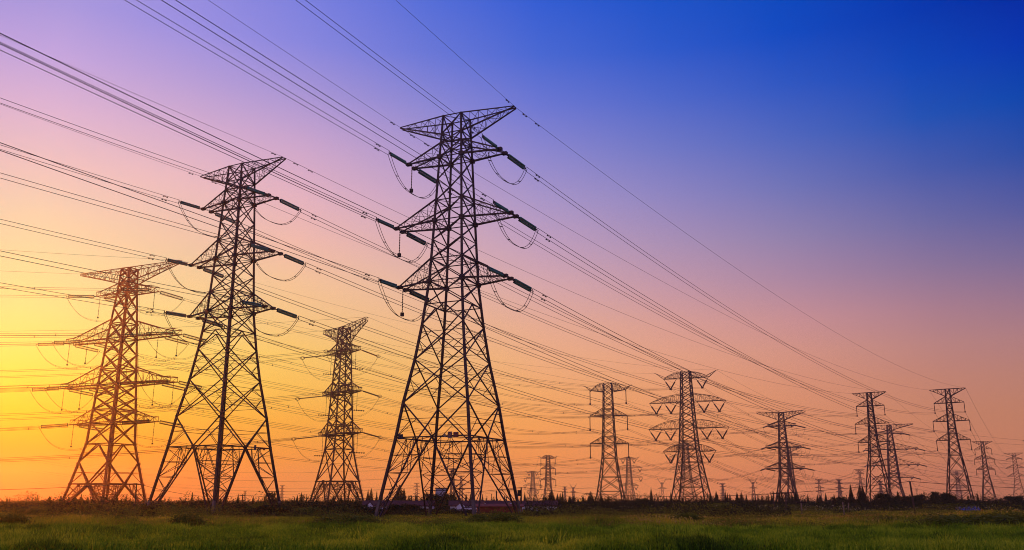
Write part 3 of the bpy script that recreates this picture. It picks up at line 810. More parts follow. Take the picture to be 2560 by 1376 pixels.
# signs on the big pylons
def sign(P, pa, pb, t, w, h, m, dz=0.0, out=.35, name='warning_sign', fig=None):
    a, b_ = P.corner(pa, P.spec['diaphragms'][0] * P.k), P.corner(pb, P.spec['diaphragms'][0] * P.k)
    c = a.lerp(b_, t); d = (b_ - a).normalized(); nrm = Vector((d.y, -d.x, 0))
    mb = MB(); c2 = c + nrm * out + Vector((0, 0, dz))
    mb.bar(c2 - d * w / 2, c2 + d * w / 2, .05, None, h)
    o = mb.build(name, m, P.root)
    if fig:
        f = MB(); c3 = c2 + nrm * .04
        if fig == 'ring':
            f.path([c3 + d * (.28 * math.cos(k)) + Vector((0, 0, .28 * math.sin(k))) for k in [i * math.pi / 8 for i in range(16)]], .045, 4, closed=True)
            f.bar(c3 - d * .18 + Vector((0, 0, .2)), c3 + d * .18 - Vector((0, 0, .2)), .06)
            f.build('sign_symbol', M['sign_red'], o)
        elif fig == 'lines':
            for z in (-.22, 0, .22): f.bar(c3 - d * w * .36 + Vector((0, 0, z)), c3 + d * w * .36 + Vector((0, 0, z)), .04)
            f.build('sign_symbol', M['sign_white'], o)
        elif fig == 'grid':
            for z in (-.2, .0, .2): f.bar(c3 - d * w * .4 + Vector((0, 0, z)), c3 + d * w * .4 + Vector((0, 0, z)), .05)
            for x in (-.3, 0, .3): f.bar(c3 + d * x - Vector((0, 0, .3)), c3 + d * x + Vector((0, 0, .3)), .05)
            f.build('sign_symbol', M['dark'], o)
    return o
tag(sign(A3, 0, 1, .76, .62, .8, M['sign_white'], .1, fig='ring'), 'pale square plate with a red ring')
tag(sign(A3, 0, 1, .84, .72, .62, M['sign_red'], .12, fig='lines'), 'red rectangular plate')
tag(sign(A3, 0, 1, .69, .26, .42, M['sign_white'], 0.05), 'small pale plate')
tag(sign(A3, 0, 1, .085, .72, .66, M['sign_blue'], .05, fig='grid'), 'dark grid plate near the left leg')
tag(sign(A2, 1, 2, .66, .42, .8, M['sign_blue'], -.05), 'dark upright plate')
tag(sign(A2, 1, 2, .76, .24, .48, M['sign_red'], -.25), 'small narrow plate')
tag(sign(A2, 1, 2, .84, .42, .36, M['sign_red'], -.2), 'small square plate')

# ---------------------------------------------------------------- ground
rng = np.random.default_rng(7)
def noise2(x, y, s, seed=0):
    """cheap smooth value noise in 0..1"""
    x = np.asarray(x) / s; y = np.asarray(y) / s
    xi, yi = np.floor(x).astype(int), np.floor(y).astype(int); xf, yf = x - xi, y - yi
    def hsh(a, b):
        v = np.sin(a * 127.1 + b * 311.7 + seed * 74.7) * 43758.5453; return v - np.floor(v)
    u, v = xf * xf * (3 - 2 * xf), yf * yf * (3 - 2 * yf)
    return (hsh(xi, yi) * (1 - u) + hsh(xi + 1, yi) * u) * (1 - v) + (hsh(xi, yi + 1) * (1 - u) + hsh(xi + 1, yi + 1) * u) * v
gm = mat('meadow_soil', (0.018, 0.024, 0.006), 0.95, 0, 0.3, 0.12, 0.1, color2=(0.040, 0.042, 0.010), bump=.3)
gv = np.array([[-7000, -300, 0], [7000, -300, 0], [7000, 9000, 0], [-7000, 9000, 0]], float)
tag(np_mesh('ground', gv, np.array([[0, 1, 2, 3]]), gm), kind='structure')

def grass_mat(name, c1, c2, c3, trans):
    m = bpy.data.materials.new(name); m.use_nodes = True
    nt = m.node_tree; N, L = nt.nodes, nt.links
    b = N['Principled BSDF']; b.inputs['Roughness'].default_value = .6; b.inputs['Specular IOR Level'].default_value = .15
    t = N.new('ShaderNodeTexCoord'); n1 = N.new('ShaderNodeTexNoise'); n1.inputs['Scale'].default_value = .22; n1.inputs['Detail'].default_value = 6
    n2 = N.new('ShaderNodeTexNoise'); n2.inputs['Scale'].default_value = 9; n2.inputs['Detail'].default_value = 2
    L.new(t.outputs['Object'], n1.inputs['Vector']); L.new(t.outputs['Object'], n2.inputs['Vector'])
    add = N.new('ShaderNodeMath'); add.operation = 'ADD'; L.new(n1.outputs[0], add.inputs[0])
    mu = N.new('ShaderNodeMath'); mu.operation = 'MULTIPLY_ADD'; mu.inputs[1].default_value = .7; mu.inputs[2].default_value = -.35
    L.new(n2.outputs[0], mu.inputs[0]); L.new(mu.outputs[0], add.inputs[1])
    r = N.new('ShaderNodeValToRGB'); e = r.color_ramp.elements
    e[0].position = .3; e[0].color = (*c1, 1); e[1].position = .72; e[1].color = (*c3, 1)
    k = e.new(.5); k.color = (*c2, 1)
    L.new(add.outputs[0], r.inputs[0]); L.new(r.outputs[0], b.inputs['Base Color'])
    tr = N.new('ShaderNodeBsdfTranslucent'); L.new(r.outputs[0], tr.inputs[0])
    mx = N.new('ShaderNodeMixShader'); mx.inputs[0].default_value = trans
    L.new(b.outputs[0], mx.inputs[1]); L.new(tr.outputs[0], mx.inputs[2]); L.new(mx.outputs[0], N['Material Output'].inputs['Surface'])
    return m
GR = grass_mat('paddy_blades', (0.034, 0.085, 0.004), (0.200, 0.360, 0.008), (0.640, 0.700, 0.035), .42)
WD = grass_mat('weed_blades', (0.080, 0.110, 0.008), (0.320, 0.370, 0.016), (0.700, 0.540, 0.030), .42)
YL = grass_mat('seeding_weed_tops', (0.30, 0.18, 0.02), (0.45, 0.30, 0.04), (0.65, 0.48, 0.09), .4)

def blades(n, d0, d1, hfun, wfun, margin=4, power=1.0, rows=3, base_h=0.0):
    """tapering bent blades spread over the view wedge between distances d0 and d1"""
    D = d0 + (d1 - d0) * rng.random(n) ** power
    half = D * .60 + margin
    x = (rng.random(n) * 2 - 1) * half; y = D
    keep, h = hfun(x, y)
    x, y, h = x[keep], y[keep], h[keep]; n = len(x)
    w = wfun(y) * (.7 + .6 * rng.random(n))
    a = rng.random(n) * np.pi; lean = rng.normal(0, .22, n) * h; lean2 = rng.normal(0, .22, n) * h
    cx, cy = np.cos(a) * w / 2, np.sin(a) * w / 2 * .6
    v = np.empty((n, 5, 3))
    v[:, 0] = np.stack([x - cx, y - cy, np.zeros(n)], 1); v[:, 1] = np.stack([x + cx, y + cy, np.zeros(n)], 1)
    mx, my = x + lean * .35, y + lean2 * .35
    v[:, 2] = np.stack([mx + cx * .8, my + cy * .8, h * .6], 1); v[:, 3] = np.stack([mx - cx * .8, my - cy * .8, h * .6], 1)
    v[:, 4] = np.stack([x + lean, y + lean2, h], 1)
    b = np.arange(n)[:, None] * 5
    f = np.concatenate([b + np.array([[0, 1, 2]]), b + np.array([[0, 2, 3]]), b + np.array([[3, 2, 4]])])
    return v.reshape(-1, 3), f
def h_paddy(x, y):
    nz = noise2(x, y, 3.2, 1); n2 = noise2(x, y, 12, 2); n3 = noise2(x, y * .6, .8, 3)
    h = .12 + .26 * nz + .16 * n2 + .40 * n3 ** 2 + .10 * rng.random(len(x))
    return rng.random(len(x)) > .6 * (1 - n3), h
v, f = blades(240000, 34, 60, h_paddy, lambda y: .020 + y * .00050, power=.9)
tag(np_mesh('paddy_grass', v, f, GR), 'long green paddy grass filling the foreground field', 'grass', kind='stuff')
def h_edge(x, y):
    nz = noise2(x, y, 5, 4); n2 = noise2(x, y, 1.6, 5)
    n4 = noise2(x, y, .7, 6)
    return (nz + n2 * .4 > .45) & (n4 > .45), .45 + .5 * nz * n2 + .35 * rng.random(len(x)) ** 2
v, f = blades(26000, 36, 60, h_edge, lambda y: .02 + y * .0004)
tag(np_mesh('tall_grass_tufts', v, f, GR), 'taller pale grass tufts sticking out of the paddy', 'grass', kind='stuff')
def h_weed(x, y):
    nz = noise2(x, y, 5, 8); n2 = noise2(x, y, 18, 9); n3 = noise2(x, y, 1.5, 10)
    side = np.clip((x / y + .10) * 2.5, 0, 1)                # taller to the right
    front = np.clip((92 - y) / 30, 0, 1)
    h = .16 + .30 * nz * (.4 + n2) + .20 * n3 * nz
    h = h + front * (.15 + .75 * nz * n3 + .30 * side * n2)
    edge = 58 + 4 * noise2(x, y, 6, 77)                      # ragged border with the paddy
    h = h * np.clip((y - edge) / 5, .3, 1)
    clear = (np.hypot(x + 8, y - 114) < 12)                  # trodden patch at the feet of the central pylon
    h = np.where(clear, h * .55, h)
    return y > edge, h + .1 * rng.random(len(x))
v, f = blades(230000, 57, 150, h_weed, lambda y: .026 + y * .00055, power=1.15)
tag(np_mesh('wild_weeds', v, f, WD), 'wild olive weeds growing between the paddy and the pylons', 'weeds', kind='stuff')
def h_far(x, y):
    nz = noise2(x, y, 12, 12); n2 = noise2(x, y, 40, 13)
    return np.ones(len(x), bool), .12 + .5 * nz * n2 + .2 * rng.random(len(x))
v, f = blades(110000, 148, 420, h_far, lambda y: .05 + y * .0011, power=1.2)
tag(np_mesh('far_meadow', v, f, WD), 'rough meadow reaching back to the tree line', 'weeds', kind='stuff')
# seed heads and small flowers over the weeds
def leaf_quads(c, size, rnd_rot=True):
    n = len(c)
    a = rng.normal(size=(n, 3)); a /= np.linalg.norm(a, axis=1)[:, None]
    b = rng.normal(size=(n, 3)); b -= (b * a).sum(1)[:, None] * a; b /= np.linalg.norm(b, axis=1)[:, None]
    s = np.asarray(size).reshape(-1, 1) * (.6 + .8 * rng.random((n, 1)))
    v = np.stack([c - a * s, c - b * s * .45, c + a * s, c + b * s * .45], 1)
    q = np.arange(n)[:, None] * 4 + np.arange(4)[None, :]
    return v.reshape(-1, 3), q
n = 26000
y = 62 + 80 * rng.random(n) ** 1.4; x = (rng.random(n) * 2 - 1) * y * .6
sd_ = noise2(x, y, 7, 21)
keep = (sd_ > .42 + .25 * rng.random(n)) & ((x / y > .12) | (rng.random(n) < .22))
x, y = x[keep], y[keep]; _, hh = h_weed(x, y)
v, q = leaf_quads(np.stack([x, y, hh * (.85 + .25 * rng.random(len(x)))], 1), .04 + y * .0007)
tag(np_mesh('weed_seed_heads', v, q, YL), 'yellow brown seed heads over the weeds, mostly on the right', 'weeds', kind='stuff')
PF = mat('pale_flower_petals', (0.42, 0.40, 0.20), .7, 0, .2, 5, trans=.3)
n = 900
y = 150 + 40 * rng.random(n); x = (rng.random(n)) * y * .50 + y * .02
keep = (noise2(x, y, 9, 31) > .5); x, y = x[keep], y[keep]
v, q = leaf_quads(np.stack([x, y, .7 + .9 * rng.random(len(x))], 1), .13)
tag(np_mesh('pale_wildflowers', v, q, PF), 'pale flowers dotted along the far edge of the weeds', 'flowers', kind='stuff')

# ---------------------------------------------------------------- shrubs and trees
def cloud(blobs, n, size, flat=1.0):
    """leaf quads on and in a set of ellipsoid blobs (cx, cy, cz, rx, ry, rz)"""
    bl = np.array(blobs, float); vol = bl[:, 3] * bl[:, 5]
    idx = rng.choice(len(bl), n, p=vol / vol.sum())
    d = rng.normal(size=(n, 3)); d /= np.linalg.norm(d, axis=1)[:, None]
    r = rng.random(n) ** .45 * (1 + .12 * rng.normal(size=n))
    c = bl[idx, :3] + d * r[:, None] * bl[idx, 3:]
    c = c[c[:, 2] > 0.05]
    return leaf_quads(c, np.full(len(c), size))
SHR = {}
def make_shrub(kind, m, seed, leaf, n):
    global rng
    rng = np.random.default_rng(seed)
    root = empty('shrub')
    bl = []
    for i in range(9):
        a = rng.random() * 6.28; rr = rng.random() ** .6 * .62
        z = .38 + .32 * rng.random() * (1 - rr * .6)
        s = .22 + .2 * rng.random()
        bl.append((math.cos(a) * rr, math.sin(a) * rr, z, s * 1.15, s * 1.15, s))
    bl.append((0, 0, .22, .85, .85, .26)); bl.append((rng.uniform(-.2, .2), 0, .55, .4, .4, .36))
    v, q = cloud(bl, n, leaf)
    np_mesh('foliage', v, q, m, root)
    st = MB()
    for i in range(6):
        a = i * 1.05; st.path([(0, 0, -.1), (math.cos(a) * .3, math.sin(a) * .3, .35), (math.cos(a) * .5, math.sin(a) * .5, .7)], [.02, .015, .008], 4)
    st.build('stem', M['bark'], root)
    return root
def copy_tree(o, parent=None):
    c = o.copy(); COL.objects.link(c); c.parent = parent
    for ch in children(o): copy_tree(ch, c)
    return c
KIDS = {}
def place(protos, key, loc, scale, rz, label, cat, group, name):
    src = protos[key]
    if src not in KIDS: KIDS[src] = [c for c in bpy.data.objects if c.parent == src]
    if not src.get('used'):
        o = src; src['used'] = 1
    else:
        o = src.copy(); COL.objects.link(o)
        for c in KIDS[src]:
            cc = c.copy(); COL.objects.link(cc); cc.parent = o
    o.location = loc; o.scale = scale; o.rotation_euler = (0, 0, rz)
    tag(o, label, cat, group)
    return o
shr = [make_shrub('brown', M['brownleaf'], 101, .055, 2600), make_shrub('olive', M['shrubleaf'], 102, .05, 2600), make_shrub('dark', M['broadleaf'], 103, .05, 2600),
       make_shrub('olive', M['shrubleaf'], 104, .055, 2400), make_shrub('dark', M['broadleaf'], 105, .055, 2400)]
# frame column, frame row of the top, distance, width in frame px, kind, label
BUSH = [
 (22, 1293, 72, 113, 3, 'low olive bush at the left edge of the meadow'), (70, 1276, 150, 87, 1, 'olive scrub right of the left edge bush'),
 (118, 1272, 170, 87, 1, 'rough bush left of the orange pylon foot'), (150, 1266, 210, 75, 2, 'dark bush at the left foot of the orange pylon'),
 (190, 1262, 200, 92, 0, 'brown bush just right of the left orange pylon foot'), (232, 1270, 180, 62, 2, 'small dark bush inside the orange pylon legs'),
 (318, 1292, 74, 71, 3, 'small low bush between the two left pylons'), (300, 1268, 240, 75, 1, 'olive bush behind the orange pylon legs'),
 (366, 1271, 128, 60, 0, 'dark bush hugging the left foot of the second big pylon'), (420, 1272, 230, 112, 2, 'dark hedge bush right of the second pylon left foot'),
 (500, 1270, 210, 112, 2, 'dark bush behind the middle legs of the second pylon'), (478, 1290, 66, 97, 3, 'low olive bush before the second pylon middle legs'),
 (560, 1282, 128, 112, 3, 'olive bush in front of the second pylon middle legs'), (612, 1270, 170, 87, 0, 'brown bush right of the second pylon middle legs'),
 (655, 1264, 160, 82, 1, 'olive bush beside the second pylon right foot'), (690, 1268, 130, 100, 0, 'brown green thicket at the second pylon right foot'),
 (740, 1262, 190, 100, 2, 'dark thicket between second pylon and ringed pylon'), (762, 1274, 130, 100, 1, 'olive thicket left of the ringed insulator pylon'),
 (800, 1264, 180, 105, 2, 'dark thicket at the ringed pylon left leg'), (836, 1266, 150, 105, 0, 'reddish thicket under the ringed insulator pylon'),
 (880, 1264, 160, 105, 2, 'very dark thicket under the ringed pylon right leg'), (920, 1272, 140, 87, 0, 'reddish thicket below the small white gable'),
 (855, 1291, 65, 145, 3, 'low olive bush before the reddish thicket'), (905, 1294, 73, 130, 3, 'low bush left of the central pylon left foot'),
 (985, 1268, 150, 87, 2, 'dark bush inside the central pylon left leg'), (1018, 1266, 190, 75, 0, 'brown bush right of the central pylon left leg'),
 (1062, 1268, 220, 62, 2, 'dark bush behind the central pylon rear leg'), (1125, 1262, 230, 57, 4, 'round dark bush between the central pylon legs'),
 (1150, 1256, 260, 55, 2, 'taller round bush left of the central pylon front leg'), (1178, 1258, 260, 50, 4, 'round bush behind the central pylon front leg'),
 (1210, 1292, 70, 97, 3, 'weedy green bush right of the central pylon front foot'), (1262, 1289, 66, 113, 1, 'olive bush before the central pylon right foot'),
 (1322, 1282, 125, 87, 3, 'olive bush right of the central pylon right foot'), (1352, 1262, 300, 75, 2, 'rounded dark bush right of the pole with transformer'),
 (1390, 1262, 300, 55, 4, 'rounded bush second from the transformer pole'), (1424, 1260, 300, 62, 2, 'broad rounded bush left of the lit lamp'),
 (1462, 1264, 280, 50, 4, 'rounded bush under the lit lamp'), (1498, 1263, 290, 55, 2, 'rounded bush left of the horned pylon leg'),
 (1540, 1260, 280, 62, 4, 'rounded bush between the horned pylon legs'), (1582, 1266, 270, 45, 3, 'small pale round bush right of the horned pylon'),
 (1612, 1262, 300, 50, 2, 'rounded bush below the lone spire conifer'), (1650, 1264, 280, 55, 4, 'rounded bush left of the bowed arm pylon foot'),
 (1800, 1264, 190, 87, 1, 'olive tall scrub right of the bowed arm pylon'), (1838, 1266, 180, 87, 4, 'dark tall scrub right of the bowed arm pylon'),
 (1880, 1270, 200, 75, 2, 'dark scrub left of the long topped pylon'), (1990, 1266, 240, 45, 3, 'small round bush under the long topped pylon'),
 (2035, 1270, 230, 55, 1, 'olive bush right of the short pale pole'), (2100, 1280, 160, 62, 4, 'dark bush at the thin white post'),
 (2235, 1264, 250, 75, 4, 'dark bush under the slim pylon right leg'), (2440, 1292, 68, 243, 3, 'broad olive bush mass at the lower right'),
 (2340, 1296, 66, 195, 3, 'shorter bush left of the broad lower right one'), (2210, 1298, 76, 145, 3, 'low olive bush below the slim pylon'),
 (2530, 1288, 74, 145, 1, 'olive bush at the right edge'), (1705, 1288, 75, 113, 3, 'low olive bush before the bowed arm pylon foot'),
]
rs = random.Random(5)
for px, py, D, wpx, kd, lb in BUSH:
    p = ground_at(px, D); h = max(.9, z_for(px, py - 3, D)); w = wpx * D / FPX / 2 * 1.25
    place(shr, kd, p, (w, w * .8, h * 1.22), rs.uniform(0, 6.28), lb, 'bush', 'bushes and thickets around the pylon feet', 'shrub')

def make_conifer(seed, m, slim):
    global rng
    rng = np.random.default_rng(seed)
    root = empty('conifer_tree')
    n = 4200
    u = rng.random(n) ** 1.25 * .95 + .05
    k = 9 + seed % 4
    prof = (1 - u) ** (.85 if slim else .6) * (.72 + .28 * np.abs(np.sin(u * k * 3.1 + seed))) * (1 - .35 * (u < .12))
    a = rng.random(n) * 6.283
    side = 1 + .28 * np.sin(a * 2 + seed) * np.sin(u * 9 + seed)
    r = prof * side * rng.random(n) ** .4
    c = np.stack([np.cos(a) * r, np.sin(a) * r, u - .05 * r], 1)
    v, q = leaf_quads(c, .07 * (1.2 - u))
    v[:, 2] = np.maximum(v[:, 2], .0)
    np_mesh('crown', v, q, m, root)
    t = MB(); t.path([(0, 0, -.02), (0, 0, .5), (0, 0, 1.0)], [.05, .03, .004], 6)
    for i in range(14):
        zz = .15 + i * .055; aa = i * 2.4; rr = .7 * (1 - zz)
        t.path([(0, 0, zz), (math.cos(aa) * rr, math.sin(aa) * rr, zz - .02)], [.012, .003], 4)
    t.build('trunk', M['bark'], root)
    return root
con = [make_conifer(11, M['conifer'], True), make_conifer(12, M['conifer'], False), make_conifer(13, M['conifer'], True), make_conifer(14, M['conifer'], False)]
# frame column, top row, width px, label hint
CON = [(122, 1248, 22, 'pointed conifer standing apart near the left edge'), (150, 1247, 12, 'slender conifer at the orange pylon left foot'), (170, 1247, 12, 'slender conifer just inside the orange pylon legs'),
 (186, 1250, 22, 'broad conifer inside the orange pylon left span'), (202, 1249, 24, 'broadest conifer inside the orange pylon left span'), (217, 1250, 10, 'narrow conifer left of the orange pylon centre legs'),
 (312, 1252, 8, 'tiny conifer inside the orange pylon right span'), (324, 1251, 8, 'tiny conifer near the orange pylon right foot'),
 (594, 1242, 9, 'thin conifer left of the pole with crossbars'), (632, 1248, 8, 'thin conifer right of the pole with crossbars'),
 (742, 1244, 9, 'left one of two thin conifers before the ringed pylon'), (752, 1239, 9, 'right one of two thin conifers before the ringed pylon'),
 (832, 1247, 16, 'broad conifer inside the ringed pylon legs'), (852, 1243, 9, 'narrow conifer inside the ringed pylon legs'),
 (919, 1232, 12, 'left conifer of three behind the white gable'), (927, 1230, 12, 'middle and tallest conifer of three behind the white gable'), (941, 1235, 8, 'right thin conifer of three behind the white gable'),
 (998, 1222, 26, 'big dark conifer behind the central pylon left leg'), (1009, 1229, 16, 'conifer leaning on the big one behind the central pylon left leg'), (1022, 1245, 10, 'low conifer right of the central pylon left leg'), (1040, 1244, 10, 'second low conifer right of the central pylon left leg'),
 (1165, 1242, 10, 'left conifer of a pair behind the central pylon'), (1176, 1241, 10, 'right conifer of a pair behind the central pylon'), (1206, 1243, 8, 'thin conifer above the long maroon roofs'),
 (1312, 1237, 9, 'thin conifer right of the transformer pole'), (1379, 1236, 24, 'broad dark conifer below the hanging insulator pylon'), (1394, 1242, 14, 'conifer right next to the broad one'), (1401, 1241, 9, 'thin conifer right of the broad one'),
 (1427, 1247, 9, 'left small conifer left of the lit lamp'), (1434, 1246, 8, 'right small conifer left of the lit lamp'), (1458, 1243, 8, 'thin conifer right of the lit lamp'), (1477, 1237, 18, 'dense egg shaped conifer left of the horned pylon'),
 (1504, 1244, 14, 'squat conifer inside the horned pylon legs'), (1521, 1245, 8, 'thin conifer in the middle of the horned pylon legs'), (1629, 1229, 11, 'tall lone spire conifer left of the bowed arm pylon'),
 (1667, 1250, 8, 'short conifer left of the bowed arm pylon'), (1678, 1238, 10, 'slim conifer at the left foot of the bowed arm pylon'), (1776, 1242, 9, 'slim conifer right of the bowed arm pylon'), (1792, 1236, 15, 'tallest conifer right of the bowed arm pylon'),
 (1815, 1237, 8, 'first of a tight trio of conifers'), (1820, 1240, 8, 'second of a tight trio of conifers'), (1826, 1243, 8, 'third of a tight trio of conifers'), (1844, 1238, 14, 'left broad conifer of two before the horned far pylon'), (1855, 1239, 14, 'right broad conifer of two before the horned far pylon'),
 (1867, 1243, 11, 'conifer below the far horned pylon'), (1889, 1250, 8, 'small conifer right of the far horned pylon'), (1896, 1244, 8, 'slim conifer left of the long topped pylon'), (1906, 1246, 9, 'second slim conifer left of the long topped pylon'), (1917, 1249, 8, 'low conifer left of the long topped pylon'),
 (1922, 1245, 8, 'conifer close to the double armed post'), (1930, 1243, 9, 'conifer touching the double armed post'), (1951, 1242, 9, 'conifer inside the long topped pylon legs'), (1974, 1240, 8, 'left conifer of three at the long topped pylon right leg'), (1981, 1240, 8, 'middle conifer of three at the long topped pylon right leg'), (1990, 1237, 12, 'right conifer of three at the long topped pylon right leg'),
 (2021, 1243, 6, 'thin lone conifer right of the long topped pylon'), (2045, 1242, 9, 'left one of two conifers under the twin far pylons'), (2052, 1243, 9, 'right one of two conifers under the twin far pylons'), (2066, 1240, 10, 'dark conifer between the twin far pylons'), (2087, 1243, 8, 'small conifer under the right twin far pylon'),
 (2130, 1221, 17, 'tall dark pointed conifer, left of the tallest pair'), (2153, 1222, 18, 'tall bushy conifer, right of the tallest pair'), (2160, 1224, 20, 'tall conifer merging into the bushy one'), (2342, 1235, 6, 'pointed tip rising from the round trees')]
for i, (px, py, w, lb) in enumerate(CON):
    D = 300 + (i * 37) % 90
    if py < 1228: D = 330
    p = ground_at(px, D); h = z_for(px, py - 4, D) * 1.1; r = w * D / FPX / 2 * 1.5
    place(con, i % 4, p, (r, r, h), rs.uniform(0, 6.28), lb, 'tree', 'conifers along the skyline', 'conifer_tree')

def make_round(seed, m, big=True):
    global rng
    rng = np.random.default_rng(seed)
    root = empty('round_tree')
    bl = [(0, 0, .5, .75, .75, .4)]
    for i in range(16):
        a = rng.random() * 6.28; rr = .35 + .5 * rng.random(); z = .3 + .5 * rng.random() * (1.15 - rr)
        s = .16 + .14 * rng.random(); bl.append((math.cos(a) * rr, math.sin(a) * rr, z, s * 1.1, s * 1.1, s))
    for i in range(7): bl.append((rng.uniform(-.4, .4), rng.uniform(-.4, .4), .72 + .14 * rng.random(), .2, .2, .15))
    v, q = cloud(bl, 5200, .045)
    np_mesh('crown', v, q, m, root)
    t = MB(); t.path([(0, 0, -.02), (.02, 0, .3), (0, .02, .6)], [.06, .045, .02], 6)
    for i in range(6):
        a = i * 1.1; t.path([(0, 0, .22 + i * .03), (math.cos(a) * .45, math.sin(a) * .45, .55)], [.025, .008], 4)
    t.build('trunk', M['bark'], root)
    return root
rnd_t = [make_round(31, M['broadleaf']), make_round(32, M['broadleaf']), make_round(33, M['broadleaf'])]
RT = [(40, 1264, 62, 420, 'low rounded tree at the left edge'), (72, 1261, 60, 430, 'rounded tree mass near the left edge'), (100, 1262, 36, 440, 'small rounded tree left of the lone conifer'), (195, 1254, 50, 430, 'rounded tree behind the orange pylon left leg'),
 (679, 1239, 22, 300, 'single round tree framed by the second big pylon right leg'), (1075, 1240, 50, 270, 'round dark tree left of the white tower house'), (1120, 1243, 50, 275, 'round dark tree right of the white tower house'), (1098, 1246, 60, 250, 'dark tree hiding the foot of the white tower house'),
 (1002, 1246, 44, 290, 'dark bushy tree behind the central pylon left leg'), (1340, 1262, 60, 380, 'low round tree behind the transformer pole'), (1372, 1250, 50, 420, 'round tree left of the broad dark conifer'),
 (1610, 1252, 60, 380, 'low dark round tree left of the lone spire conifer'), (1830, 1262, 80, 300, 'dark wide tree below the tight conifer trio'), (2095, 1249, 44, 360, 'round tree below the right twin far pylon'),
 (2140, 1262, 70, 300, 'dark tree mass at the foot of the tallest conifers'), (2208, 1241, 56, 300, 'large round tree inside the slim pylon legs'), (2258, 1247, 60, 310, 'round dark tree left of the leaning pole'), (2300, 1243, 44, 300, 'round tree right of the leaning pole'),
 (2348, 1238, 66, 290, 'largest dark round tree left of the tall slim pylon'), (2378, 1246, 40, 285, 'dark tree at the tall slim pylon left leg'), (2400, 1268, 40, 300, 'low dark tree left of the blue shed'), (2452, 1272, 40, 290, 'low dark bushy tree right of the blue shed'),
 (2535, 1248, 100, 320, 'big dark tree at the right edge'), (2480, 1262, 60, 420, 'paler tree left of the right edge tree'), (2430, 1256, 60, 500, 'distant low tree behind the blue shed')]
for i, (px, py, w, D, lb) in enumerate(RT):
    p = ground_at(px, D); h = z_for(px, py - 3, D) * 1.18; r = w * D / FPX / 2 * 1.3
    place(rnd_t, i % 3, p, (r, r, h), rs.uniform(0, 6.28), lb, 'tree', 'rounded trees behind the meadow', 'round_tree')

# continuous tree line and far woods: nobody could count them
def belt(name, m, D0, D1, hmin, hmax, n, leaf, seed, label, x0=-.66, x1=.66, ns=14, lift=0, spikes=0):
    global rng
    rng = np.random.default_rng(seed)
    t = x0 + (x1 - x0) * rng.random(n); y = D0 + (D1 - D0) * rng.random(n); x = t * y
    top = hmin + (hmax - hmin) * (noise2(x, y * .15, ns, seed) * .6 + noise2(x, y * .15, ns / 3.3, seed + 1) * .4)
    z = top * rng.random(n) ** .6 + lift
    if spikes:                                   # pointed tops rising from the belt
        k = n // 3; c = rng.integers(0, spikes, k)
        st = x0 + (x1 - x0) * rng.random(spikes); sy = D0 + (D1 - D0) * rng.random(spikes); sh = hmax * (.75 + .75 * rng.random(spikes) ** 2)
        u = rng.random(k) ** 1.2; r = (1 - u) * (.75 + .3 * rng.random(spikes)[c]) * sh[c] * .16; a = rng.random(k) * 6.283
        x[:k] = st[c] * sy[c] + np.cos(a) * r; y[:k] = sy[c] + np.sin(a) * r; z[:k] = u * sh[c]
    v, q = leaf_quads(np.stack([x, y, z], 1), leaf)
    return tag(np_mesh(name, v, q, m), label, 'trees', kind='stuff')
belt('tree_line', M['broadleaf'], 300, 350, .8, 4.0, 110000, .20, 41, 'continuous dark tree line behind the meadow', ns=7, spikes=70)
belt('back_tree_line', M['conifer'], 480, 560, 1.6, 4.8, 80000, .28, 42, 'taller dark belt of trees behind the first tree line', ns=16, spikes=150)
belt('far_woods', M['broadleaf'], 1100, 1300, 2.5, 8.5, 60000, .7, 43, 'hazy far woods on the horizon', ns=50, spikes=120)

def thicket(name, m, d0, d1, hmax, n, leaf, seed, label, ns, thr, x0=-.64, x1=.64):
    global rng
    rng = np.random.default_rng(seed)
    t = x0 + (x1 - x0) * rng.random(n); y = d0 + (d1 - d0) * rng.random(n); x = t * y
    a = noise2(x, y, ns, seed); b = noise2(x, y, ns / 3.5, seed + 3)
    w = a * .7 + b * .3
    keep = (w > thr) & (np.hypot(x + 8, y - 121) > 10)
    x, y, w, b = x[keep], y[keep], w[keep], b[keep]
    top = .35 + hmax * np.clip((w - thr) / (1 - thr) * 1.6, 0, 1) * (.6 + .6 * b)
    top = np.where((x / y > -.17) & (x / y < .014) & (y > 125) & (y < 203), np.minimum(top, .75 + .35 * b), top)
    top = np.where((x / y > -.04) & (x / y < .012) & (y > 120) & (y < 165), top * .5, top)
    z = top * rng.random(len(x)) ** .7
    v, q = leaf_quads(np.stack([x, y, z], 1), leaf)
    return tag(np_mesh(name, v, q, m), label, 'thicket', kind='stuff')
thicket('olive_thicket', M['shrubleaf'], 95, 150, 1.5, 110000, .085, 61, 'ragged olive scrub spread between the pylon feet', 11, .38)
thicket('brown_thicket', M['brownleaf'], 115, 190, 2.5, 120000, .11, 62, 'ragged reddish brown scrub behind the olive scrub', 15, .42, -.5, .3)
thicket('dark_thicket', M['broadleaf'], 205, 280, 2.8, 90000, .14, 63, 'dark continuous scrub in front of the tree line', 18, .30)
thicket('left_scrub', M['broadleaf'], 185, 250, 3.9, 110000, .15, 66, 'taller uneven scrub behind the left and centre pylon feet', 10, .47, -.62, -.06)
thicket('right_scrub', M['broadleaf'], 250, 310, 4.3, 90000, .18, 67, 'uneven dark scrub under the right skyline', 13, .45, .03, .64)
thicket('near_weed_clumps', M['shrubleaf'], 60, 84, .75, 50000, .05, 64, 'dense knee high weed clumps along the paddy border, thicker to the right', 8, .42, -.2, .64)

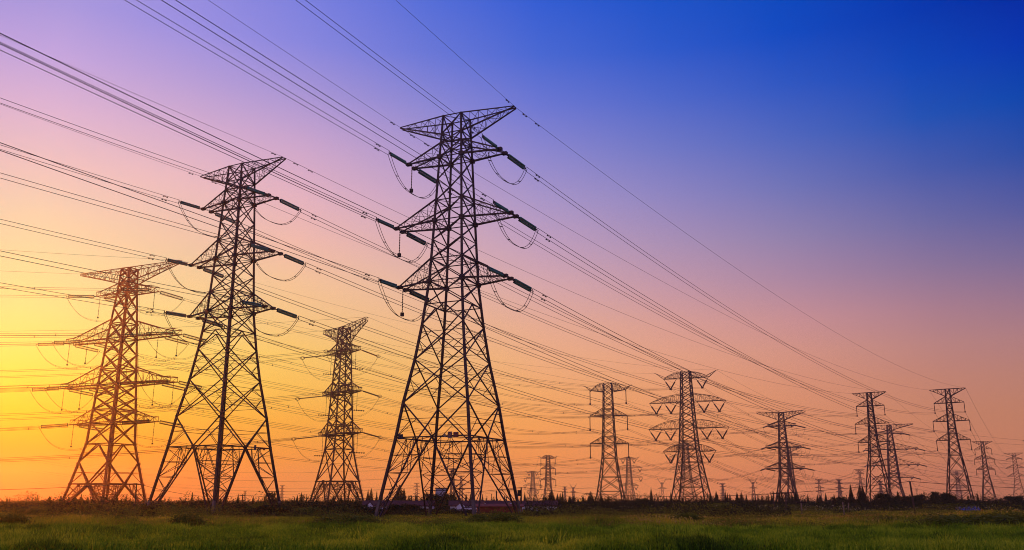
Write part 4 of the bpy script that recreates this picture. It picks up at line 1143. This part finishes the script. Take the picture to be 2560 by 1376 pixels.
# ---------------------------------------------------------------- buildings
def house(px, D, w, dpt, h_wall, h_roof, rz, label, wall, roof, windows=0, name='house', gable='x'):
    p = ground_at(px, D); root = empty(name, p, rz)
    tag(root, label, 'house' if name == 'house' else 'building', None)
    b = MB(); hw, hd = w / 2, dpt / 2
    n = 0
    b.v = [(-hw, -hd, 0), (hw, -hd, 0), (hw, hd, 0), (-hw, hd, 0), (-hw, -hd, h_wall), (hw, -hd, h_wall), (hw, hd, h_wall), (-hw, hd, h_wall)]
    b.f = [(0, 1, 5, 4), (1, 2, 6, 5), (2, 3, 7, 6), (3, 0, 4, 7), (4, 5, 6, 7)]
    if gable == 'y':
        b.v += [(0, -hd, h_wall + h_roof), (0, hd, h_wall + h_roof)]; b.f += [(4, 5, 8), (7, 9, 6)]
    elif gable == 'x':
        b.v += [(-hw, 0, h_wall + h_roof), (hw, 0, h_wall + h_roof)]; b.f += [(4, 8, 7), (5, 6, 9)]
    b.build('wall', wall, root)
    r = MB(); o = .35
    if gable == 'x':
        for s in (-1, 1):
            q0 = Vector((0, s * (hd + o), h_wall - o * h_roof / hd + .05)); q1 = Vector((0, 0, h_wall + h_roof + .05))
            n = len(r.v)
            for x in (-hw - o, hw + o):
                for c in (q0, q1): r.v.append((x, c.y, c.z)); r.v.append((x, c.y, c.z + .14))
            r.f += [(n, n + 2, n + 6, n + 4), (n + 1, n + 5, n + 7, n + 3), (n, n + 4, n + 5, n + 1), (n, n + 1, n + 3, n + 2), (n + 4, n + 6, n + 7, n + 5)]
    elif gable == 'y':
        for s in (-1, 1):
            q0 = Vector((s * (hw + o), 0, h_wall - o * h_roof / hw + .05)); q1 = Vector((0, 0, h_wall + h_roof + .05))
            n = len(r.v)
            for y_ in (-hd - .1, hd + o):
                for c in (q0, q1): r.v.append((c.x, y_, c.z)); r.v.append((c.x, y_, c.z + .12))
            r.f += [(n, n + 2, n + 6, n + 4), (n + 1, n + 5, n + 7, n + 3), (n, n + 4, n + 5, n + 1), (n, n + 1, n + 3, n + 2), (n + 4, n + 6, n + 7, n + 5)]
    else:
        r.box((0, 0, h_wall + .15), w + .5, dpt + .5, .3)
    r.build('roof', roof, root)
    for i in range(windows):
        x = -hw + w * (i + .5) / windows
        f = MB(); f.box((x, -hd - .03, h_wall * .58), .6, .1, .6); fr = f.build('window', M['white_wall'], root)
        g = MB(); g.box((x, -hd - .09, h_wall * .58), .45, .04, .45); g.build('pane', M['window'], fr)
    return root
HG = 'low houses with maroon roofs behind the central pylon'
house(925, 165, 1.75, 3, 1.05, 1.1, R(8), 'small white gabled shed left of the central pylon', M['white_wall'], M['dark_roof'], 0, gable='y')
for px, D, w, lb in ((956, 200, 7.6, 'long low house right of the small white gable'), (1045, 204, 6.8, 'low house seen through the central pylon left leg'), (1160, 202, 6, 'low white house left of the front leg of the central pylon'),
                     (1196, 198, 4, 'white fronted house right of the central pylon front leg'), (1238, 204, 8.5, 'long maroon roofed house in the right span of the central pylon'), (1345, 204, 8, 'low roofed house right of the transformer pole')):
    h = house(px, D, w, 4, 1.5, .9, R(rs.uniform(-6, 6)), lb, M['white_wall'], M['dark_roof'], max(2, int(w / 2.6)))
    h['group'] = HG
house(1212, 172, 1.3, 2, 1.45, .6, R(5), 'tiny white gable above the brick red shed', M['white_wall'], M['dark_roof'], 0, gable='y')
house(1277, 172, 1.5, 2, 1.45, .75, R(5), 'tiny white gable left of the transformer pole', M['white_wall'], M['dark_roof'], 0, gable='y')
house(1152, 195, 1.7, 2, 1.4, .7, R(5), 'tiny white gable behind the round bushes', M['white_wall'], M['dark_roof'], 0, gable='y')
house(1102, 300, 3.5, 3.5, 6.7, .4, R(6), 'narrow white tower house with a flat dark top', M['grey_wall'], M['dark_roof'], 0, gable='flat', name='tower_house')
house(1248, 160, 7.6, 4, 1.35, .35, R(3), 'long low brick red shed by the right foot of the central pylon', M['red_wall'], M['red_wall'], 0, name='brick_shed')
house(2418, 260, 4.2, 4, .25, .75, R(-5), 'small blue roofed shed near the right edge', M['grey_wall'], M['blue_roof'], 0, name='shed')

# ---------------------------------------------------------------- poles
def pole(px, D, top_py, r, label, m='wood', lean=0.0, arms=0, box=False, group='wooden and concrete poles in the meadow'):
    p = ground_at(px, D); h = z_for(px, top_py, D)
    root = empty('utility_pole', p); tag(root, label, 'pole', group)
    b = MB(); top = Vector((lean * h, 0, h)); b.path([(0, 0, -.2), top], [r, r * .75], 8); b.build('post', M[m], root)
    for i in range(arms):
        c = MB(); z = h - .35 - i * 1.3; x = lean * z
        c.bar((x - .75, -.15, z), (x + .75, -.15, z), .13)
        a = c.build('crossarm', M['dark'], root)
        q = MB()
        for k in (-.65, 0, .65): q.path([(x + k, -.15, z + .05), (x + k, -.15, z + .26)], [.07, .05], 6)
        q.build('pin_insulator', M['dark'], a)
    if box:
        c = MB(); c.path([(lean * h - .38, -.1, h - 1.6), (lean * h - .38, -.1, h - .5)], .33, 10); c.build('transformer', M['dark'], root)
    return p + top
t_left = pole(338, 168, 1209, .13, 'thin leaning pole inside the orange pylon legs', lean=-.02)
t_605 = pole(605, 260, 1236, .17, 'wooden pole with stacked crossbars inside the second big pylon', 'wood', arms=3)
pole(1241, 220, 1227, .20, 'dark post with a short lamp arm under the central pylon', arms=0)
t_tr = pole(1303, 175, 1219, .16, 'pole with a round transformer beside the central pylon right foot', box=True)
t_rt = pole(2286, 150, 1204, .17, 'dark leaning pole among the round trees on the right', lean=-.06)
pole(1935, 200, 1229, .15, 'pole with a short top bar left of the long topped pylon', arms=1); pole(1965, 210, 1231, .15, 'pole with a crossbar inside the long topped pylon legs', arms=1)
pole(2003, 150, 1251, .12, 'short pale pole with a small crossbar', 'pale_wood', arms=1); pole(2109, 140, 1255, .11, 'thin pale post leaning left of the tall conifers', 'pale_wood', lean=-.05)
pole(2121, 190, 1257, .11, 'short pale post left of the tall conifers', 'pale_wood'); pole(2082, 180, 1259, .10, 'thin faint post left of the leaning pale post', 'wood')
pole(1638, 200, 1240, .08, 'thin bare post under the lone spire conifer', 'wood'); pole(463, 320, 1241, .12, 'thin pole above the tree line in the second big pylon left span')
pole(646, 300, 1242, .12, 'thin pole just left of the second big pylon right foot'); pole(110, 330, 1249, .12, 'thin pole beside the lone conifer near the left edge')
cable('thin distribution wire from the transformer pole to the leaning right pole', t_tr, t_rt, 1.9, .035, 1, segs=24, group='thin low distribution wires', name='distribution_wire')
cable('thin distribution wire running right from the leaning right pole', t_rt, t_rt + Vector((70, 25, -.3)), .9, .035, 1, segs=16, group='thin low distribution wires', name='distribution_wire')
cable('thin distribution wire from the leaning left pole to the crossbar pole', t_left, t_605 - Vector((0, 0, .2)), 1.2, .035, 1, segs=20, group='thin low distribution wires', name='distribution_wire')
cable('thin distribution wire from the crossbar pole to the transformer pole', t_605 - Vector((0, 0, .2)), t_tr, 1.5, .04, 1, segs=24, group='thin low distribution wires', name='distribution_wire')
cable('thin distribution wire leaving the frame at the left edge', t_left + Vector((-95, 40, .6)), t_left, 1.2, .035, 1, segs=16, group='thin low distribution wires', name='distribution_wire')
lp = ground_at(1452, 330); lz = z_for(1452, 1252, 330)
lr = tag(empty('street_lamp', lp), 'small orange lit lamp glowing on the skyline right of centre', 'lamp')
b_ = MB(); b_.path([(0, 0, 0), (0, 0, lz)], .12, 6); b_.build('lamp_post', M['dark'], lr)
b_ = MB(); b_.path([(0, 0, lz - .55), (0, 0, lz - .3), (0, 0, lz + .3), (0, 0, lz + .55)], [.15, .55, .55, .15], 10); b_.build('lamp_head', M['glow'], lr)

# ---------------------------------------------------------------- haze
hz = MB(); hz.box((0, 1150, 47.25), 5600, 3000, 96.5)
ho = hz.build('haze', M['dark']); tag(ho, kind='stuff')
hm = bpy.data.materials.new('haze_air'); hm.use_nodes = True
for n_ in list(hm.node_tree.nodes):
    if n_.type != 'OUTPUT_MATERIAL': hm.node_tree.nodes.remove(n_)
pv = hm.node_tree.nodes.new('ShaderNodeVolumePrincipled')
pv.inputs['Color'].default_value = (0.95, 0.85, 0.78, 1); pv.inputs['Density'].default_value = HAZE_DENSITY; pv.inputs['Anisotropy'].default_value = HAZE_G
hm.node_tree.links.new(pv.outputs[0], hm.node_tree.nodes['Material Output'].inputs['Volume'])
ho.data.materials.clear(); ho.data.materials.append(hm)
for o in bpy.data.objects:
    if 'used' in o: del o['used']

for o in bpy.data.objects:
    if o.parent is None and 'label' in o and len(o['label'].split()) > 16: print('LONG', o['label'])
